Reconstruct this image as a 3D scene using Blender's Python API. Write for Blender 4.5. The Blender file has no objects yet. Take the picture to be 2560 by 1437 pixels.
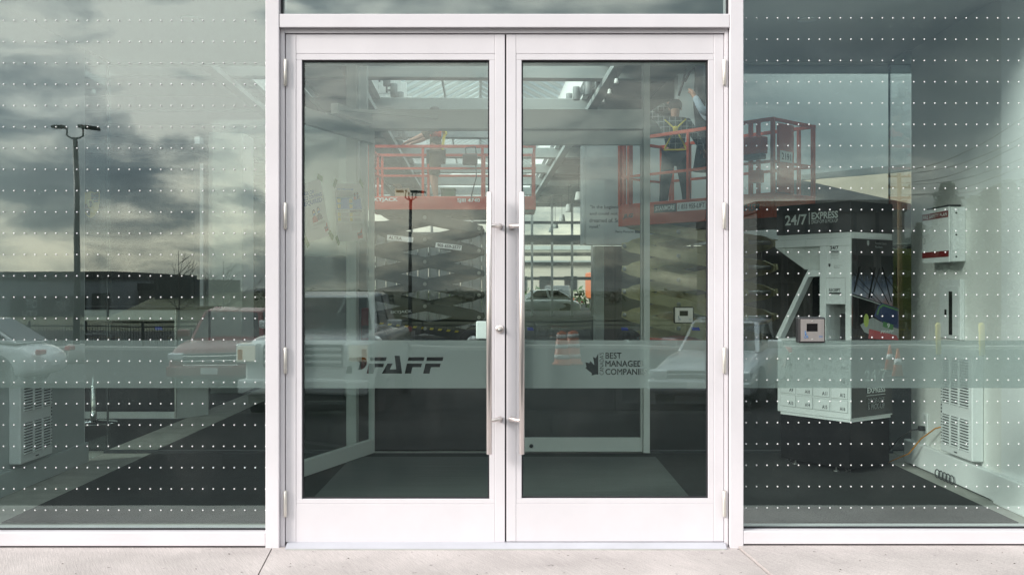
import bpy, bmesh, math, random
from math import radians, sin, cos, pi, sqrt
from mathutils import Vector, Matrix
random.seed(7)

# ------------------------------------------------------------------ camera, sky, sun, exposure
SC = bpy.context.scene
D = 4.77                      # camera to glass, metres
S = 36.0 / 35.0 * D / 2560.0  # metres per photo pixel on the glass plane
EYE = 1.225
CX, CY = 1280.0, 718.5
COL = SC.collection

cam_data = bpy.data.cameras.new("camera")
cam_data.lens = 35; cam_data.sensor_width = 36
cam_data.clip_start = 0.05; cam_data.clip_end = 3000
cam = bpy.data.objects.new("camera", cam_data); COL.objects.link(cam)
cam.location = (0, -D, EYE); cam.rotation_euler = (radians(90), radians(0.0), 0)
SC.camera = cam

SUN_EL, SUN_AZ = radians(25), radians(-64)   # azimuth measured from -Y (behind the camera) towards -X
sund = bpy.data.lights.new("sun", "SUN"); sund.energy = 4.2; sund.angle = radians(16); sund.color = (1.0, 0.95, 0.89)
sun = bpy.data.objects.new("sun", sund); COL.objects.link(sun)
sdir = Vector((sin(SUN_AZ) * cos(SUN_EL), -cos(SUN_AZ) * cos(SUN_EL), sin(SUN_EL)))
sun.rotation_euler = sdir.to_track_quat('Z', 'Y').to_euler(); sun.location = sdir * 60

SC.view_settings.view_transform = 'Standard'; SC.view_settings.look = 'None'
SC.view_settings.gamma = 1.0; SC.view_settings.use_curve_mapping = False
SC.view_settings.exposure = 0.34
cy = SC.cycles
cy.max_bounces = 10; cy.diffuse_bounces = 4; cy.glossy_bounces = 5; cy.transmission_bounces = 4
cy.transparent_max_bounces = 40; cy.caustics_reflective = False; cy.caustics_refractive = False
cy.sample_clamp_indirect = 6.0
cy.use_denoising = True

world = bpy.data.worlds.new("World"); SC.world = world; world.use_nodes = True
nt = world.node_tree; N = nt.nodes; L = nt.links
for n in list(N): N.remove(n)
def nd(t, **kw):
    n = N.new(t)
    for k, v in kw.items(): setattr(n, k, v)
    return n
def wmath(op, a, b=None, clamp=False):
    n = nd('ShaderNodeMath', operation=op, use_clamp=clamp)
    for i, v in enumerate((a, b)):
        if v is None: continue
        if isinstance(v, (int, float)): n.inputs[i].default_value = v
        else: L.new(v, n.inputs[i])
    return n.outputs[0]
out = nd('ShaderNodeOutputWorld'); bg = nd('ShaderNodeBackground'); bg.inputs['Strength'].default_value = 0.1
L.new(bg.outputs[0], out.inputs['Surface'])
tc = nd('ShaderNodeTexCoord'); DIR = tc.outputs['Generated']
sky = nd('ShaderNodeTexSky', sky_type='NISHITA', sun_disc=False)
sky.sun_elevation = SUN_EL; sky.sun_rotation = radians(180) + SUN_AZ * -1
sky.air_density = 1.0; sky.dust_density = 2.0
mp = nd('ShaderNodeMapping'); mp.inputs['Scale'].default_value = (3.0, 3.0, 10.0); L.new(DIR, mp.inputs['Vector'])
n1 = nd('ShaderNodeTexNoise'); n1.inputs['Scale'].default_value = 3.0; n1.inputs['Detail'].default_value = 9
n1.inputs['Roughness'].default_value = 0.6; n1.inputs['Distortion'].default_value = 0.5; L.new(mp.outputs[0], n1.inputs['Vector'])
mp2 = nd('ShaderNodeMapping'); mp2.inputs['Scale'].default_value = (2.0, 2.0, 22.0); mp2.inputs['Location'].default_value = (3.3, 1.7, 0.4)
L.new(DIR, mp2.inputs['Vector'])
n2 = nd('ShaderNodeTexNoise'); n2.inputs['Scale'].default_value = 1.3; n2.inputs['Detail'].default_value = 6
n2.inputs['Roughness'].default_value = 0.5; n2.inputs['Distortion'].default_value = 0.3; L.new(mp2.outputs[0], n2.inputs['Vector'])
# ragged direction used to place the big cloud banks
nz = nd('ShaderNodeTexNoise'); nz.inputs['Scale'].default_value = 9.0; nz.inputs['Detail'].default_value = 5; L.new(DIR, nz.inputs['Vector'])
va = nd('ShaderNodeVectorMath', operation='SUBTRACT'); L.new(nz.outputs['Color'], va.inputs[0]); va.inputs[1].default_value = (.5, .5, .5)
vb = nd('ShaderNodeVectorMath', operation='SCALE'); L.new(va.outputs[0], vb.inputs[0]); vb.inputs['Scale'].default_value = 0.16
vc = nd('ShaderNodeVectorMath', operation='ADD'); L.new(DIR, vc.inputs[0]); L.new(vb.outputs[0], vc.inputs[1])
BANKS = [  # photo pixel where the bank shows in the glass, radius, flatness, strength
    (230, 245, .12, 1.6, .30), (430, 200, .12, 1.5, .38), (610, 190, .09, 1.3, .22), (300, 70, .16, 2.4, .26), (560, 300, .10, 2.0, .20),
    (330, 585, .20, 4.5, .34), (560, 430, .10, 3.0, .30), (80, 650, .14, 4.5, .20), (560, 570, .14, 4.5, .22),
    (120, 400, .13, 1.5, -.16), (400, 500, .15, 1.6, -.26), (90, 90, .14, 2.0, .12),
    (2250, 60, .25, 1.6, -.28), (2450, 330, .22, 1.6, -.22), (2050, 350, .16, 1.6, -.14), (2350, 450, .22, 4.0, .26),
    (950, 250, .26, 1.8, .27), (1400, 230, .24, 1.8, .24), (900, 430, .20, 2.5, .20), (1000, 560, .16, 3.0, .20), (1350, 20, .2, 3.0, .05),
]
acc = None
for (px, py, rad, flat, st) in BANKS:
    d = Vector(((px - CX) * S, -D, -(py - CY) * S)).normalized()
    s1 = nd('ShaderNodeVectorMath', operation='SUBTRACT'); L.new(vc.outputs[0], s1.inputs[0]); s1.inputs[1].default_value = d
    s2 = nd('ShaderNodeVectorMath', operation='MULTIPLY'); L.new(s1.outputs[0], s2.inputs[0]); s2.inputs[1].default_value = (1, 1, flat)
    s3 = nd('ShaderNodeVectorMath', operation='LENGTH'); L.new(s2.outputs[0], s3.inputs[0])
    m = nd('ShaderNodeMapRange', interpolation_type='SMOOTHSTEP'); L.new(s3.outputs['Value'], m.inputs['Value'])
    m.inputs['From Min'].default_value = rad; m.inputs['From Max'].default_value = rad * .25
    m.inputs['To Min'].default_value = 0; m.inputs['To Max'].default_value = st
    acc = m.outputs[0] if acc is None else wmath('ADD', acc, m.outputs[0])
dens = wmath('ADD', wmath('ADD', wmath('MULTIPLY', n1.outputs['Fac'], 1.9), wmath('MULTIPLY', n2.outputs['Fac'], .75)), acc)
dens = wmath('SUBTRACT', dens, .785, True)
ramp = nd('ShaderNodeValToRGB'); L.new(dens, ramp.inputs[0])
CLOUDS = [(0.0, (3.3, 4.1, 4.8)), (.28, (4.4, 5.2, 5.9)), (.45, (6.0, 6.8, 7.3)), (.62, (10.2, 10.6, 10.5)), (.85, (17.5, 17.2, 16.0)), (1.0, (22, 21, 19))]
el = ramp.color_ramp.elements
while len(el) < len(CLOUDS): el.new(0.5)
for e, (p, c) in zip(el, CLOUDS): e.position = p; e.color = (*c, 1)
# clouds take a little warm light low over the horizon
sep = nd('ShaderNodeSeparateXYZ'); L.new(DIR, sep.inputs[0])
low = nd('ShaderNodeMapRange'); L.new(sep.outputs['Z'], low.inputs['Value'])
low.inputs['From Min'].default_value = 0.16; low.inputs['From Max'].default_value = 0.02
low.inputs['To Min'].default_value = 0; low.inputs['To Max'].default_value = 1
warm = nd('ShaderNodeMix', data_type='RGBA', blend_type='MULTIPLY'); L.new(low.outputs[0], warm.inputs[0])
L.new(ramp.outputs[0], warm.inputs[6]); warm.inputs[7].default_value = (1.06, .98, .83, 1)
# the cloud deck is brightest on the sun's side and dull on the other, except high up
dt = nd('ShaderNodeVectorMath', operation='DOT_PRODUCT'); L.new(DIR, dt.inputs[0]); dt.inputs[1].default_value = Vector((sdir.x, sdir.y, 0)).normalized()
side = nd('ShaderNodeMapRange', interpolation_type='SMOOTHSTEP'); L.new(dt.outputs['Value'], side.inputs['Value'])
side.inputs['From Min'].default_value = -.05; side.inputs['From Max'].default_value = .75; side.inputs['To Min'].default_value = .47; side.inputs['To Max'].default_value = 1.05
up = nd('ShaderNodeMapRange', interpolation_type='SMOOTHSTEP'); L.new(sep.outputs['Z'], up.inputs['Value'])
up.inputs['From Min'].default_value = .28; up.inputs['From Max'].default_value = .7
sm = nd('ShaderNodeMix', data_type='FLOAT'); L.new(up.outputs[0], sm.inputs[0]); L.new(side.outputs[0], sm.inputs[2]); sm.inputs[3].default_value = 2.1
scl = nd('ShaderNodeVectorMath', operation='SCALE'); L.new(warm.outputs[2], scl.inputs[0]); L.new(sm.outputs[0], scl.inputs['Scale'])
mixs = nd('ShaderNodeMix', data_type='RGBA'); mixs.inputs[0].default_value = 0.9
L.new(sky.outputs[0], mixs.inputs[6]); L.new(scl.outputs[0], mixs.inputs[7])
L.new(mixs.outputs[2], bg.inputs['Color'])

# ------------------------------------------------------------------ helpers
def P(px, py, r):
    """photo pixel at r times the camera-to-glass distance (inside the building)"""
    return Vector(((px - CX) * S * r, D * (r - 1), EYE - (py - CY) * S * r))
def X(px, y=0.0): return (px - CX) * S * (D + y) / D
def Z(py, y=0.0): return EYE - (py - CY) * S * (D + y) / D
def RX(px, d): return (px - CX) * S * (D + d) / D     # things in front of the building, seen mirrored: d metres before the glass
def RZ(py, d): return EYE - (py - CY) * S * (D + d) / D
def hit(px, py, p0, n):
    d = Vector(((px - CX) * S, D, -(py - CY) * S)); o = Vector((0, -D, EYE))
    return o + d * ((Vector(p0) - o).dot(n) / d.dot(n))
def ground_z(d):
    pts = [(-500, -.13), (.85, -.13), (11, -.74), (40, -1.47), (60, -2.0), (5000, -2.0)]
    for (a, za), (b, zb) in zip(pts, pts[1:]):
        if d <= b: return za + (zb - za) * (d - a) / (b - a)
    return -2.0
W = {}
def tag(o, label=None, cat=None, group=None, kind=None):
    if label: o['label'] = label
    if cat: o['category'] = cat
    if group: o['group'] = group
    if kind: o['kind'] = kind
    return o
def thing(name, label, cat, loc=(0, 0, 0), rz=0.0, group=None):
    o = bpy.data.objects.new(name, None); COL.objects.link(o)
    o.location = loc; o.rotation_euler = (0, 0, rz); o.empty_display_size = .2
    W[o] = Matrix.Translation(Vector(loc)) @ Matrix.Rotation(rz, 4, 'Z')
    return tag(o, label, cat, group)
def link(name, me, m=None, parent=None):
    o = bpy.data.objects.new(name, me)
    if parent is not None:
        me.transform(W[parent].inverted()); o.parent = parent; W[o] = W[parent]
    else: W[o] = Matrix.Identity(4)
    if m is not None:
        me.materials.clear(); me.materials.append(m)
    COL.objects.link(o)
    return o
def copy_tree(o, parent=None):
    c = o.copy(); COL.objects.link(c)
    if parent is not None: c.parent = parent
    for ch in list(o.children): copy_tree(ch, c)
    return c
class MB:
    def __init__(s, M=None): s.bm = bmesh.new(); s.M = M or Matrix.Identity(4)
    def _add(s, vs, fs, smooth=False):
        v = [s.bm.verts.new(s.M @ Vector(p)) for p in vs]; out = []
        for f in fs:
            try:
                q = s.bm.faces.new([v[i] for i in f]); q.smooth = smooth; out.append(q)
            except ValueError: pass
        return v, out
    def box(s, x0, x1, y0, y1, z0, z1, bev=0.0, seg=1):
        if x0 > x1: x0, x1 = x1, x0
        if y0 > y1: y0, y1 = y1, y0
        if z0 > z1: z0, z1 = z1, z0
        v, f = s._add([(x0, y0, z0), (x1, y0, z0), (x1, y1, z0), (x0, y1, z0), (x0, y0, z1), (x1, y0, z1), (x1, y1, z1), (x0, y1, z1)],
                      [(0, 3, 2, 1), (4, 5, 6, 7), (0, 1, 5, 4), (1, 2, 6, 5), (2, 3, 7, 6), (3, 0, 4, 7)])
        if bev:
            ed = list({e for q in f for e in q.edges})
            bmesh.ops.bevel(s.bm, geom=ed, offset=bev, segments=seg, profile=.5, affect='EDGES')
        return s
    def bar(s, a, b, w, h, up=(0, 0, 1)):
        """rectangular bar from a to b, w across, h along up"""
        a, b = Vector(a), Vector(b); d = (b - a).normalized(); u = Vector(up); u = (u - d * u.dot(d)).normalized(); c = d.cross(u)
        vs = [p + c * (i * w / 2) + u * (j * h / 2) for p in (a, b) for i, j in ((-1, -1), (1, -1), (1, 1), (-1, 1))]
        s._add(vs, [(0, 1, 2, 3), (7, 6, 5, 4), (0, 4, 5, 1), (1, 5, 6, 2), (2, 6, 7, 3), (3, 7, 4, 0)]); return s
    def tube(s, pts, r, n=8, cap=True):
        pts = [Vector(p) for p in pts]; rs = r if isinstance(r, (list, tuple)) else [r] * len(pts)
        rings = []; ref = None
        for i, p in enumerate(pts):
            d = (pts[min(i + 1, len(pts) - 1)] - pts[max(i - 1, 0)]).normalized()
            if ref is None: ref = Vector((0, 0, 1)) if abs(d.z) < .9 else Vector((1, 0, 0))
            u = (ref - d * ref.dot(d)).normalized(); c = d.cross(u); ref = u
            rings.append([s.bm.verts.new(s.M @ (p + (u * cos(2 * pi * k / n) + c * sin(2 * pi * k / n)) * rs[i])) for k in range(n)])
        for a, b in zip(rings, rings[1:]):
            for k in range(n):
                q = s.bm.faces.new((a[k], b[k], b[(k + 1) % n], a[(k + 1) % n])); q.smooth = True
        if cap:
            s.bm.faces.new(rings[0]); s.bm.faces.new(rings[-1][::-1])
        return s
    def cyl(s, c, r, h, n=16, axis='Z', r2=None):
        c = Vector(c); ax = {'X': Vector((1, 0, 0)), 'Y': Vector((0, 1, 0)), 'Z': Vector((0, 0, 1))}[axis]
        return s.tube([c, c + ax * h], [r, r if r2 is None else r2], n)
    def lathe(s, c, prof, n=16, axis='Z'):
        c = Vector(c); rings = []
        for (r, h) in prof:
            ring = []
            for k in range(n):
                a = 2 * pi * k / n
                q = Vector((r * cos(a), r * sin(a), h)) if axis == 'Z' else (Vector((h, r * cos(a), r * sin(a))) if axis == 'X' else Vector((r * cos(a), h, -r * sin(a))))
                ring.append(s.bm.verts.new(s.M @ (c + q)))
            rings.append(ring)
        for a, b in zip(rings, rings[1:]):
            for k in range(n):
                q = s.bm.faces.new((a[k], a[(k + 1) % n], b[(k + 1) % n], b[k])); q.smooth = True
        if prof[0][0] > 1e-5: s.bm.faces.new(rings[0][::-1])
        if prof[-1][0] > 1e-5: s.bm.faces.new(rings[-1])
        return s
    def poly(s, pts): s._add(pts, [tuple(range(len(pts)))]); return s
    def prism(s, pts, vec):
        n = len(pts); vec = Vector(vec); pts = [Vector(p) for p in pts]
        s._add(pts + [p + vec for p in pts], [tuple(range(n))[::-1], tuple(range(n, 2 * n))] + [(i, (i + 1) % n, n + (i + 1) % n, n + i) for i in range(n)])
        return s
    def ball(s, c, r, seg=10, rings=6, sc=(1, 1, 1)):
        m = s.M @ Matrix.Translation(Vector(c)) @ Matrix.Diagonal((*sc, 1))
        res = bmesh.ops.create_uvsphere(s.bm, u_segments=seg, v_segments=rings, radius=r, matrix=m)
        for v in res['verts']:
            for f in v.link_faces: f.smooth = True
        return s
    def build(s, name, m=None, parent=None, fix=True, sub=0):
        if fix: bmesh.ops.recalc_face_normals(s.bm, faces=s.bm.faces)
        me = bpy.data.meshes.new(name); s.bm.to_mesh(me); s.bm.free()
        o = link(name, me, m, parent)
        if sub:
            md = o.modifiers.new("smooth", 'SUBSURF'); md.levels = sub; md.render_levels = sub
        return o
def part(name, m, parent, *a, bev=0.0, M=None): return MB(M).box(*a, bev=bev).build(name, m, parent)

_tx = {}
def text_mesh(body, bold=0.0, shear=0.0, space=1.0):
    k = (body, bold, shear, space)
    if k not in _tx:
        cu = bpy.data.curves.new("text", 'FONT'); cu.body = body; cu.offset = bold; cu.shear = shear; cu.space_character = space
        cu.size = 1; cu.resolution_u = 3
        o = bpy.data.objects.new("text", cu); COL.objects.link(o)
        dg = bpy.context.evaluated_depsgraph_get(); me = bpy.data.meshes.new_from_object(o.evaluated_get(dg))
        bpy.data.objects.remove(o); bpy.data.curves.remove(cu)
        xs = [v.co.x for v in me.vertices]; ys = [v.co.y for v in me.vertices]
        me.transform(Matrix.Translation((-min(xs), -min(ys), 0)))
        _tx[k] = (me, max(xs) - min(xs), max(ys) - min(ys))
    return _tx[k]
def frame(o, xd, yd):
    xd = Vector(xd).normalized(); yd = Vector(yd); yd = (yd - xd * yd.dot(xd)).normalized(); n = xd.cross(yd)
    return Matrix(((xd.x, yd.x, n.x, o[0]), (xd.y, yd.y, n.y, o[1]), (xd.z, yd.z, n.z, o[2]), (0, 0, 0, 1)))
def txt(body, M, x, y, w, h, m, parent, lift=.0015, name='lettering', **kw):
    """text fitted to the box x..x+w, y..y+h in the plane of M"""
    me, tw, th = text_mesh(body, **kw); me = me.copy()
    if w is None: w = tw * h / th
    me.transform(M @ Matrix.Translation((x, y, lift)) @ Matrix.Diagonal((w / tw, h / th, 1, 1)))
    me.name = name
    return link(name, me, m, parent)
def flat(M, pts, lift=.0015): return [M @ Vector((p[0], p[1], lift)) for p in pts]
def rectp(x0, y0, x1, y1): return [(x0, y0), (x1, y0), (x1, y1), (x0, y1)]

# ------------------------------------------------------------------ materials
def mat(name, col, rough=.5, metal=0.0, var=0.0, scale=4.0, bump=0.0, bscale=40.0, coat=0.0, spec=None, stretch=(1, 1, 1), rot=(0, 0, 0)):
    m = bpy.data.materials.new(name); m.use_nodes = True; t = m.node_tree; b = t.nodes['Principled BSDF']
    b.inputs['Base Color'].default_value = (*col, 1); b.inputs['Roughness'].default_value = rough; b.inputs['Metallic'].default_value = metal
    if coat: b.inputs['Coat Weight'].default_value = coat; b.inputs['Coat Roughness'].default_value = .05
    if spec is not None: b.inputs['Specular IOR Level'].default_value = spec
    if var or bump:
        c = t.nodes.new('ShaderNodeTexCoord'); mpn = t.nodes.new('ShaderNodeMapping'); t.links.new(c.outputs['Object'], mpn.inputs[0])
        mpn.inputs['Scale'].default_value = stretch; mpn.inputs['Rotation'].default_value = rot
    if var:
        n = t.nodes.new('ShaderNodeTexNoise'); n.inputs['Scale'].default_value = scale; n.inputs['Detail'].default_value = 7; n.inputs['Roughness'].default_value = .6
        t.links.new(mpn.outputs[0], n.inputs['Vector'])
        r = t.nodes.new('ShaderNodeMapRange'); t.links.new(n.outputs['Fac'], r.inputs['Value'])
        r.inputs['From Min'].default_value = .25; r.inputs['From Max'].default_value = .75
        r.inputs['To Min'].default_value = 1 - var; r.inputs['To Max'].default_value = 1 + var
        mx = t.nodes.new('ShaderNodeVectorMath'); mx.operation = 'SCALE'; mx.inputs[0].default_value = col
        t.links.new(r.outputs[0], mx.inputs['Scale']); t.links.new(mx.outputs[0], b.inputs['Base Color'])
        rr = t.nodes.new('ShaderNodeMapRange'); t.links.new(n.outputs['Fac'], rr.inputs['Value'])
        rr.inputs['To Min'].default_value = max(.02, rough - .08); rr.inputs['To Max'].default_value = min(1, rough + .08)
        t.links.new(rr.outputs[0], b.inputs['Roughness'])
    if bump:
        n = t.nodes.new('ShaderNodeTexNoise'); n.inputs['Scale'].default_value = bscale; n.inputs['Detail'].default_value = 4
        t.links.new(mpn.outputs[0], n.inputs['Vector']); bp = t.nodes.new('ShaderNodeBump'); bp.inputs['Strength'].default_value = bump; bp.inputs['Distance'].default_value = .01
        t.links.new(n.outputs['Fac'], bp.inputs['Height']); t.links.new(bp.outputs[0], b.inputs['Normal'])
    return m
def glass(name, refl, tint, wavy=0.0, rough=0.0):
    m = bpy.data.materials.new(name); m.use_nodes = True; t = m.node_tree
    for n in list(t.nodes): t.nodes.remove(n)
    o = t.nodes.new('ShaderNodeOutputMaterial'); mx = t.nodes.new('ShaderNodeMixShader'); tr = t.nodes.new('ShaderNodeBsdfTransparent'); gl = t.nodes.new('ShaderNodeBsdfAnisotropic')
    gl.inputs['Roughness'].default_value = rough; gl.inputs['Color'].default_value = (.90, .985, 1, 1); tr.inputs['Color'].default_value = (*tint, 1)
    lw = t.nodes.new('ShaderNodeLayerWeight'); lw.inputs['Blend'].default_value = .5
    pw = t.nodes.new('ShaderNodeMath'); pw.operation = 'POWER'; t.links.new(lw.outputs['Facing'], pw.inputs[0]); pw.inputs[1].default_value = 5
    ma = t.nodes.new('ShaderNodeMath'); ma.operation = 'MULTIPLY_ADD'; ma.use_clamp = True; t.links.new(pw.outputs[0], ma.inputs[0]); ma.inputs[1].default_value = 1 - refl; ma.inputs[2].default_value = refl
    t.links.new(ma.outputs[0], mx.inputs[0]); t.links.new(tr.outputs[0], mx.inputs[1]); t.links.new(gl.outputs[0], mx.inputs[2]); t.links.new(mx.outputs[0], o.inputs[0])
    if wavy:
        c = t.nodes.new('ShaderNodeTexCoord')
        dn = t.nodes.new('ShaderNodeTexNoise'); dn.inputs['Scale'].default_value = 3.5; dn.inputs['Detail'].default_value = 8; dn.inputs['Roughness'].default_value = .7; t.links.new(c.outputs['Object'], dn.inputs['Vector'])
        dr = t.nodes.new('ShaderNodeMapRange'); t.links.new(dn.outputs['Fac'], dr.inputs[0]); dr.inputs['From Min'].default_value = .48; dr.inputs['From Max'].default_value = .8; dr.inputs['To Max'].default_value = .014
        dd = t.nodes.new('ShaderNodeBsdfDiffuse'); dd.inputs[0].default_value = (.6, .6, .58, 1); m2 = t.nodes.new('ShaderNodeMixShader'); t.links.new(dr.outputs[0], m2.inputs[0]); t.links.new(mx.outputs[0], m2.inputs[1]); t.links.new(dd.outputs[0], m2.inputs[2]); t.links.new(m2.outputs[0], o.inputs[0])
        n = t.nodes.new('ShaderNodeTexNoise'); n.inputs['Scale'].default_value = 1.6; n.inputs['Detail'].default_value = 1
        t.links.new(c.outputs['Object'], n.inputs['Vector']); bp = t.nodes.new('ShaderNodeBump'); bp.inputs['Strength'].default_value = 1; bp.inputs['Distance'].default_value = wavy
        t.links.new(n.outputs['Fac'], bp.inputs['Height']); t.links.new(bp.outputs[0], gl.inputs['Normal'])
    return m
def film(name):
    m = bpy.data.materials.new(name); m.use_nodes = True; t = m.node_tree
    for n in list(t.nodes): t.nodes.remove(n)
    o = t.nodes.new('ShaderNodeOutputMaterial'); a = t.nodes.new('ShaderNodeMixShader'); b = t.nodes.new('ShaderNodeMixShader')
    tr = t.nodes.new('ShaderNodeBsdfTransparent'); tr.inputs[0].default_value = (.9, .97, .95, 1)
    df = t.nodes.new('ShaderNodeBsdfDiffuse'); df.inputs[0].default_value = (.42, .455, .455, 1)
    tl = t.nodes.new('ShaderNodeBsdfTranslucent'); tl.inputs[0].default_value = (.75, .82, .8, 1)
    a.inputs[0].default_value = .5; t.links.new(df.outputs[0], a.inputs[1]); t.links.new(tl.outputs[0], a.inputs[2])
    b.inputs[0].default_value = .66; t.links.new(tr.outputs[0], b.inputs[1]); t.links.new(a.outputs[0], b.inputs[2]); t.links.new(b.outputs[0], o.inputs[0])
    return m
M_ = dict(
    frame=mat('painted_aluminium', (.60, .572, .60), .40, 0, .07, 2.2, .02, 200),
    frame_in=mat('satin_aluminium', (.60, .62, .60), .4, 0, .04, 3),
    gasket=mat('black_gasket', (.012, .012, .016), .6),
    steel=mat('brushed_steel', (.72, .66, .64), .3, .9, .05, 6, .03, 60, stretch=(8, 8, .4)),
    hinge=mat('hinge_steel', (.66, .63, .58), .35, .6, .06, 30),
    dot=mat('etched_dot', (.62, .63, .63), .6), thresh=mat('mill_threshold', (.46, .46, .50), .4, .3, .08, 4), white_shade=mat('shade_tinted_wall_paint', (.46, .50, .50), .55, 0, .03, 2, .03, 90),  # last one: left wall paint with shade mixed into its colour
    ribs=mat('pale_ribbed_sheet', (.40, .42, .41), .6, 0, .06, 2),
    lens_glint=mat('headlamp_glint', (.8, .78, .7), .15),
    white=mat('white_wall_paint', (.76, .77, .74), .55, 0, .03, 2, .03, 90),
    white2=mat('white_trim_paint', (.80, .82, .82), .4, 0, .02, 5),
    ceil=mat('ceiling_paint', (.66, .67, .65), .7, 0, .03, 1.5),
    mat_=mat('dark_carpet', (.018, .020, .020), .9, 0, .45, 9, .5, 260),
    grille=mat('entrance_matting', (.085, .096, .092), .8, 0, .25, 6, .4, 120, stretch=(.2, 6, 1)),
    concrete_in=mat('bare_concrete', (.34, .34, .31), .75, 0, .22, 7, .2, 60),
    floor_in=mat('dark_floor', (.016, .017, .016), .65, 0, .35, 3, spec=.2),
    dark=mat('charcoal_panel', (.032, .036, .04), .5, 0, .08, 3),
    black=mat('black_laminate', (.008, .008, .009), .5, 0, .1, 8, spec=.1),
    blackplastic=mat('black_plastic', (.015, .015, .017), .4),
    red=mat('red_enamel', (.19, .008, .012), .35),
    ink=mat('dark_ink', (.03, .035, .04), .6),
    greyink=mat('grey_ink', (.35, .37, .37), .6),
    wink=mat('white_ink', (.72, .76, .74), .6),
    paper=mat('poster_paper', (.82, .83, .82), .8),
    blue=mat('blue_print', (.03, .17, .42), .7), blue2=mat('soft_blue_print', (.12, .30, .62), .7), navy=mat('navy_print', (.03, .05, .14), .7),
    redp=mat('red_print', (.50, .08, .09), .7), yellowp=mat('yellow_print', (.75, .62, .20), .7), skinp=mat('tan_print', (.6, .4, .28), .7),
    tape=mat('green_tape', (.10, .26, .10), .7), btape=mat('blue_tape', (.01, .03, .30), .6),
    beam=mat('grey_steel_beam', (.30, .33, .32), .6, 0, .05, 2), roofin=mat('roof_deck', (.16, .17, .165), .8, 0, .1, 2),
    wellw=mat('skylight_well_white', (.84, .85, .83), .6),
    lift_red=mat('faded_red_paint', (.48, .045, .018), .5, 0, .15, 5), lift_orange=mat('orange_red_paint', (.52, .065, .016), .45, 0, .12, 4),
    arm_grey=mat('grey_arm_paint', (.045, .055, .055), .5, 0, .2, 5), arm_tan=mat('cream_arm_paint', (.50, .45, .26), .5, 0, .15, 5),
    rubber=mat('tyre_rubber', (.02, .02, .02), .8), metal=mat('bare_metal', (.45, .45, .44), .35, .9),
    chrome=mat('chrome', (.8, .8, .8), .1, 1),
    hazard=mat('hazard_yellow', (.62, .50, .04), .6),
    orange=mat('orange_cord', (.62, .26, .03), .5),
    asphalt=mat('asphalt', (.022, .023, .025), .95, 0, .3, 1.2, .35, 90, spec=.1),
    soil=mat('grass_ground', (.06, .065, .03), .95, 0, .35, .4),
    yellow_paint=mat('yellow_road_paint', (.55, .36, .05), .7, 0, .25, 5), white_paint=mat('white_road_paint', (.7, .7, .68), .7, 0, .2, 5),
    kerb=mat('kerb_concrete', (.38, .37, .35), .8, 0, .15, 3),
    store=mat('grey_store_wall', (.20, .22, .24), .7, 0, .08, .3), store_dark=mat('dark_store_fascia', (.035, .036, .038), .7), store_mid=mat('brown_store_wall', (.12, .115, .11), .7, 0, .1, .3),
    glassdark=mat('dark_window', (.012, .016, .018), .06, 0, coat=.6),
    pole=mat('grey_pole_paint', (.05, .055, .05), .5), wood=mat('utility_pole_wood', (.20, .13, .07), .9, 0, .3, 3, stretch=(4, 4, .3)),
    bark=mat('bark', (.06, .05, .04), .9, 0, .3, 6),
    pine=mat('pine_needles', (.028, .042, .022), .9, 0, .4, .8), leaf=mat('hedge_leaves', (.07, .075, .03), .9, 0, .4, .6),
    fence=mat('black_fence_paint', (.02, .02, .022), .5),
    carwhite=mat('white_car_paint', (.74, .76, .74), .25, 0, coat=1.0), carred=mat('dark_red_car_paint', (.17, .010, .012), .35, 0, coat=.45),
    carsilver=mat('silver_car_paint', (.50, .52, .54), .3, .5, coat=1.0), cargrey=mat('pale_grey_car_paint', (.60, .62, .62), .3, 0, coat=1.0),
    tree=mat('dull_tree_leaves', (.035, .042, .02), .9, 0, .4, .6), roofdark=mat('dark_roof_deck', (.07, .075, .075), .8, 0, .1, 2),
    lens=mat('lamp_lens', (.75, .78, .8), .08, .2, coat=1.0), taillens=mat('tail_lamp_lens', (.5, .02, .02), .15, coat=1.0),
    amber=mat('amber_lens', (.8, .3, .03), .2),
    skin=mat('skin', (.42, .24, .17), .55), hair=mat('dark_hair', (.02, .015, .012), .7),
    vest=mat('red_orange_vest', (.70, .09, .04), .8), harness=mat('yellow_webbing', (.62, .52, .05), .8), denim=mat('dark_trousers', (.022, .026, .03), .9, 0, .2, 20),
    brown=mat('brown_work_trousers', (.07, .055, .03), .9, 0, .2, 20), shirtblue=mat('pale_blue_shirt', (.40, .50, .60), .85, 0, .15, 12), boot=mat('work_boot', (.05, .035, .02), .7),
    cap=mat('black_cap', (.015, .015, .015), .8),
    banner=mat('pale_wall_panel', (.47, .51, .505), .6, 0, .03, 1), beige=mat('beige_bulkhead', (.62, .50, .36), .6, 0, .04, 1),
    shade=mat('lamp_shade_white', (.82, .82, .78), .6), spot=mat('grey_spotlight', (.22, .24, .24), .5),
    lampdisc=mat('downlight_diffuser', (.86, .86, .82), .5), gold=mat('crest_gold', (.50, .38, .12), .35, .6),
    carton=mat('cardboard', (.36, .24, .13), .85), bin=mat('green_crate', (.06, .11, .05), .7),
    store_out=mat('pale_far_building', (.5, .45, .38), .8, 0, .08, .3), truck_orange=mat('orange_truck_paint', (.55, .12, .03), .4),
)
_b = M_['lens_glint'].node_tree.nodes['Principled BSDF']; _b.inputs['Emission Color'].default_value = (1, .86, .62, 1); _b.inputs['Emission Strength'].default_value = .5  # faint glow standing in for a warm reflected glint on the lens
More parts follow.
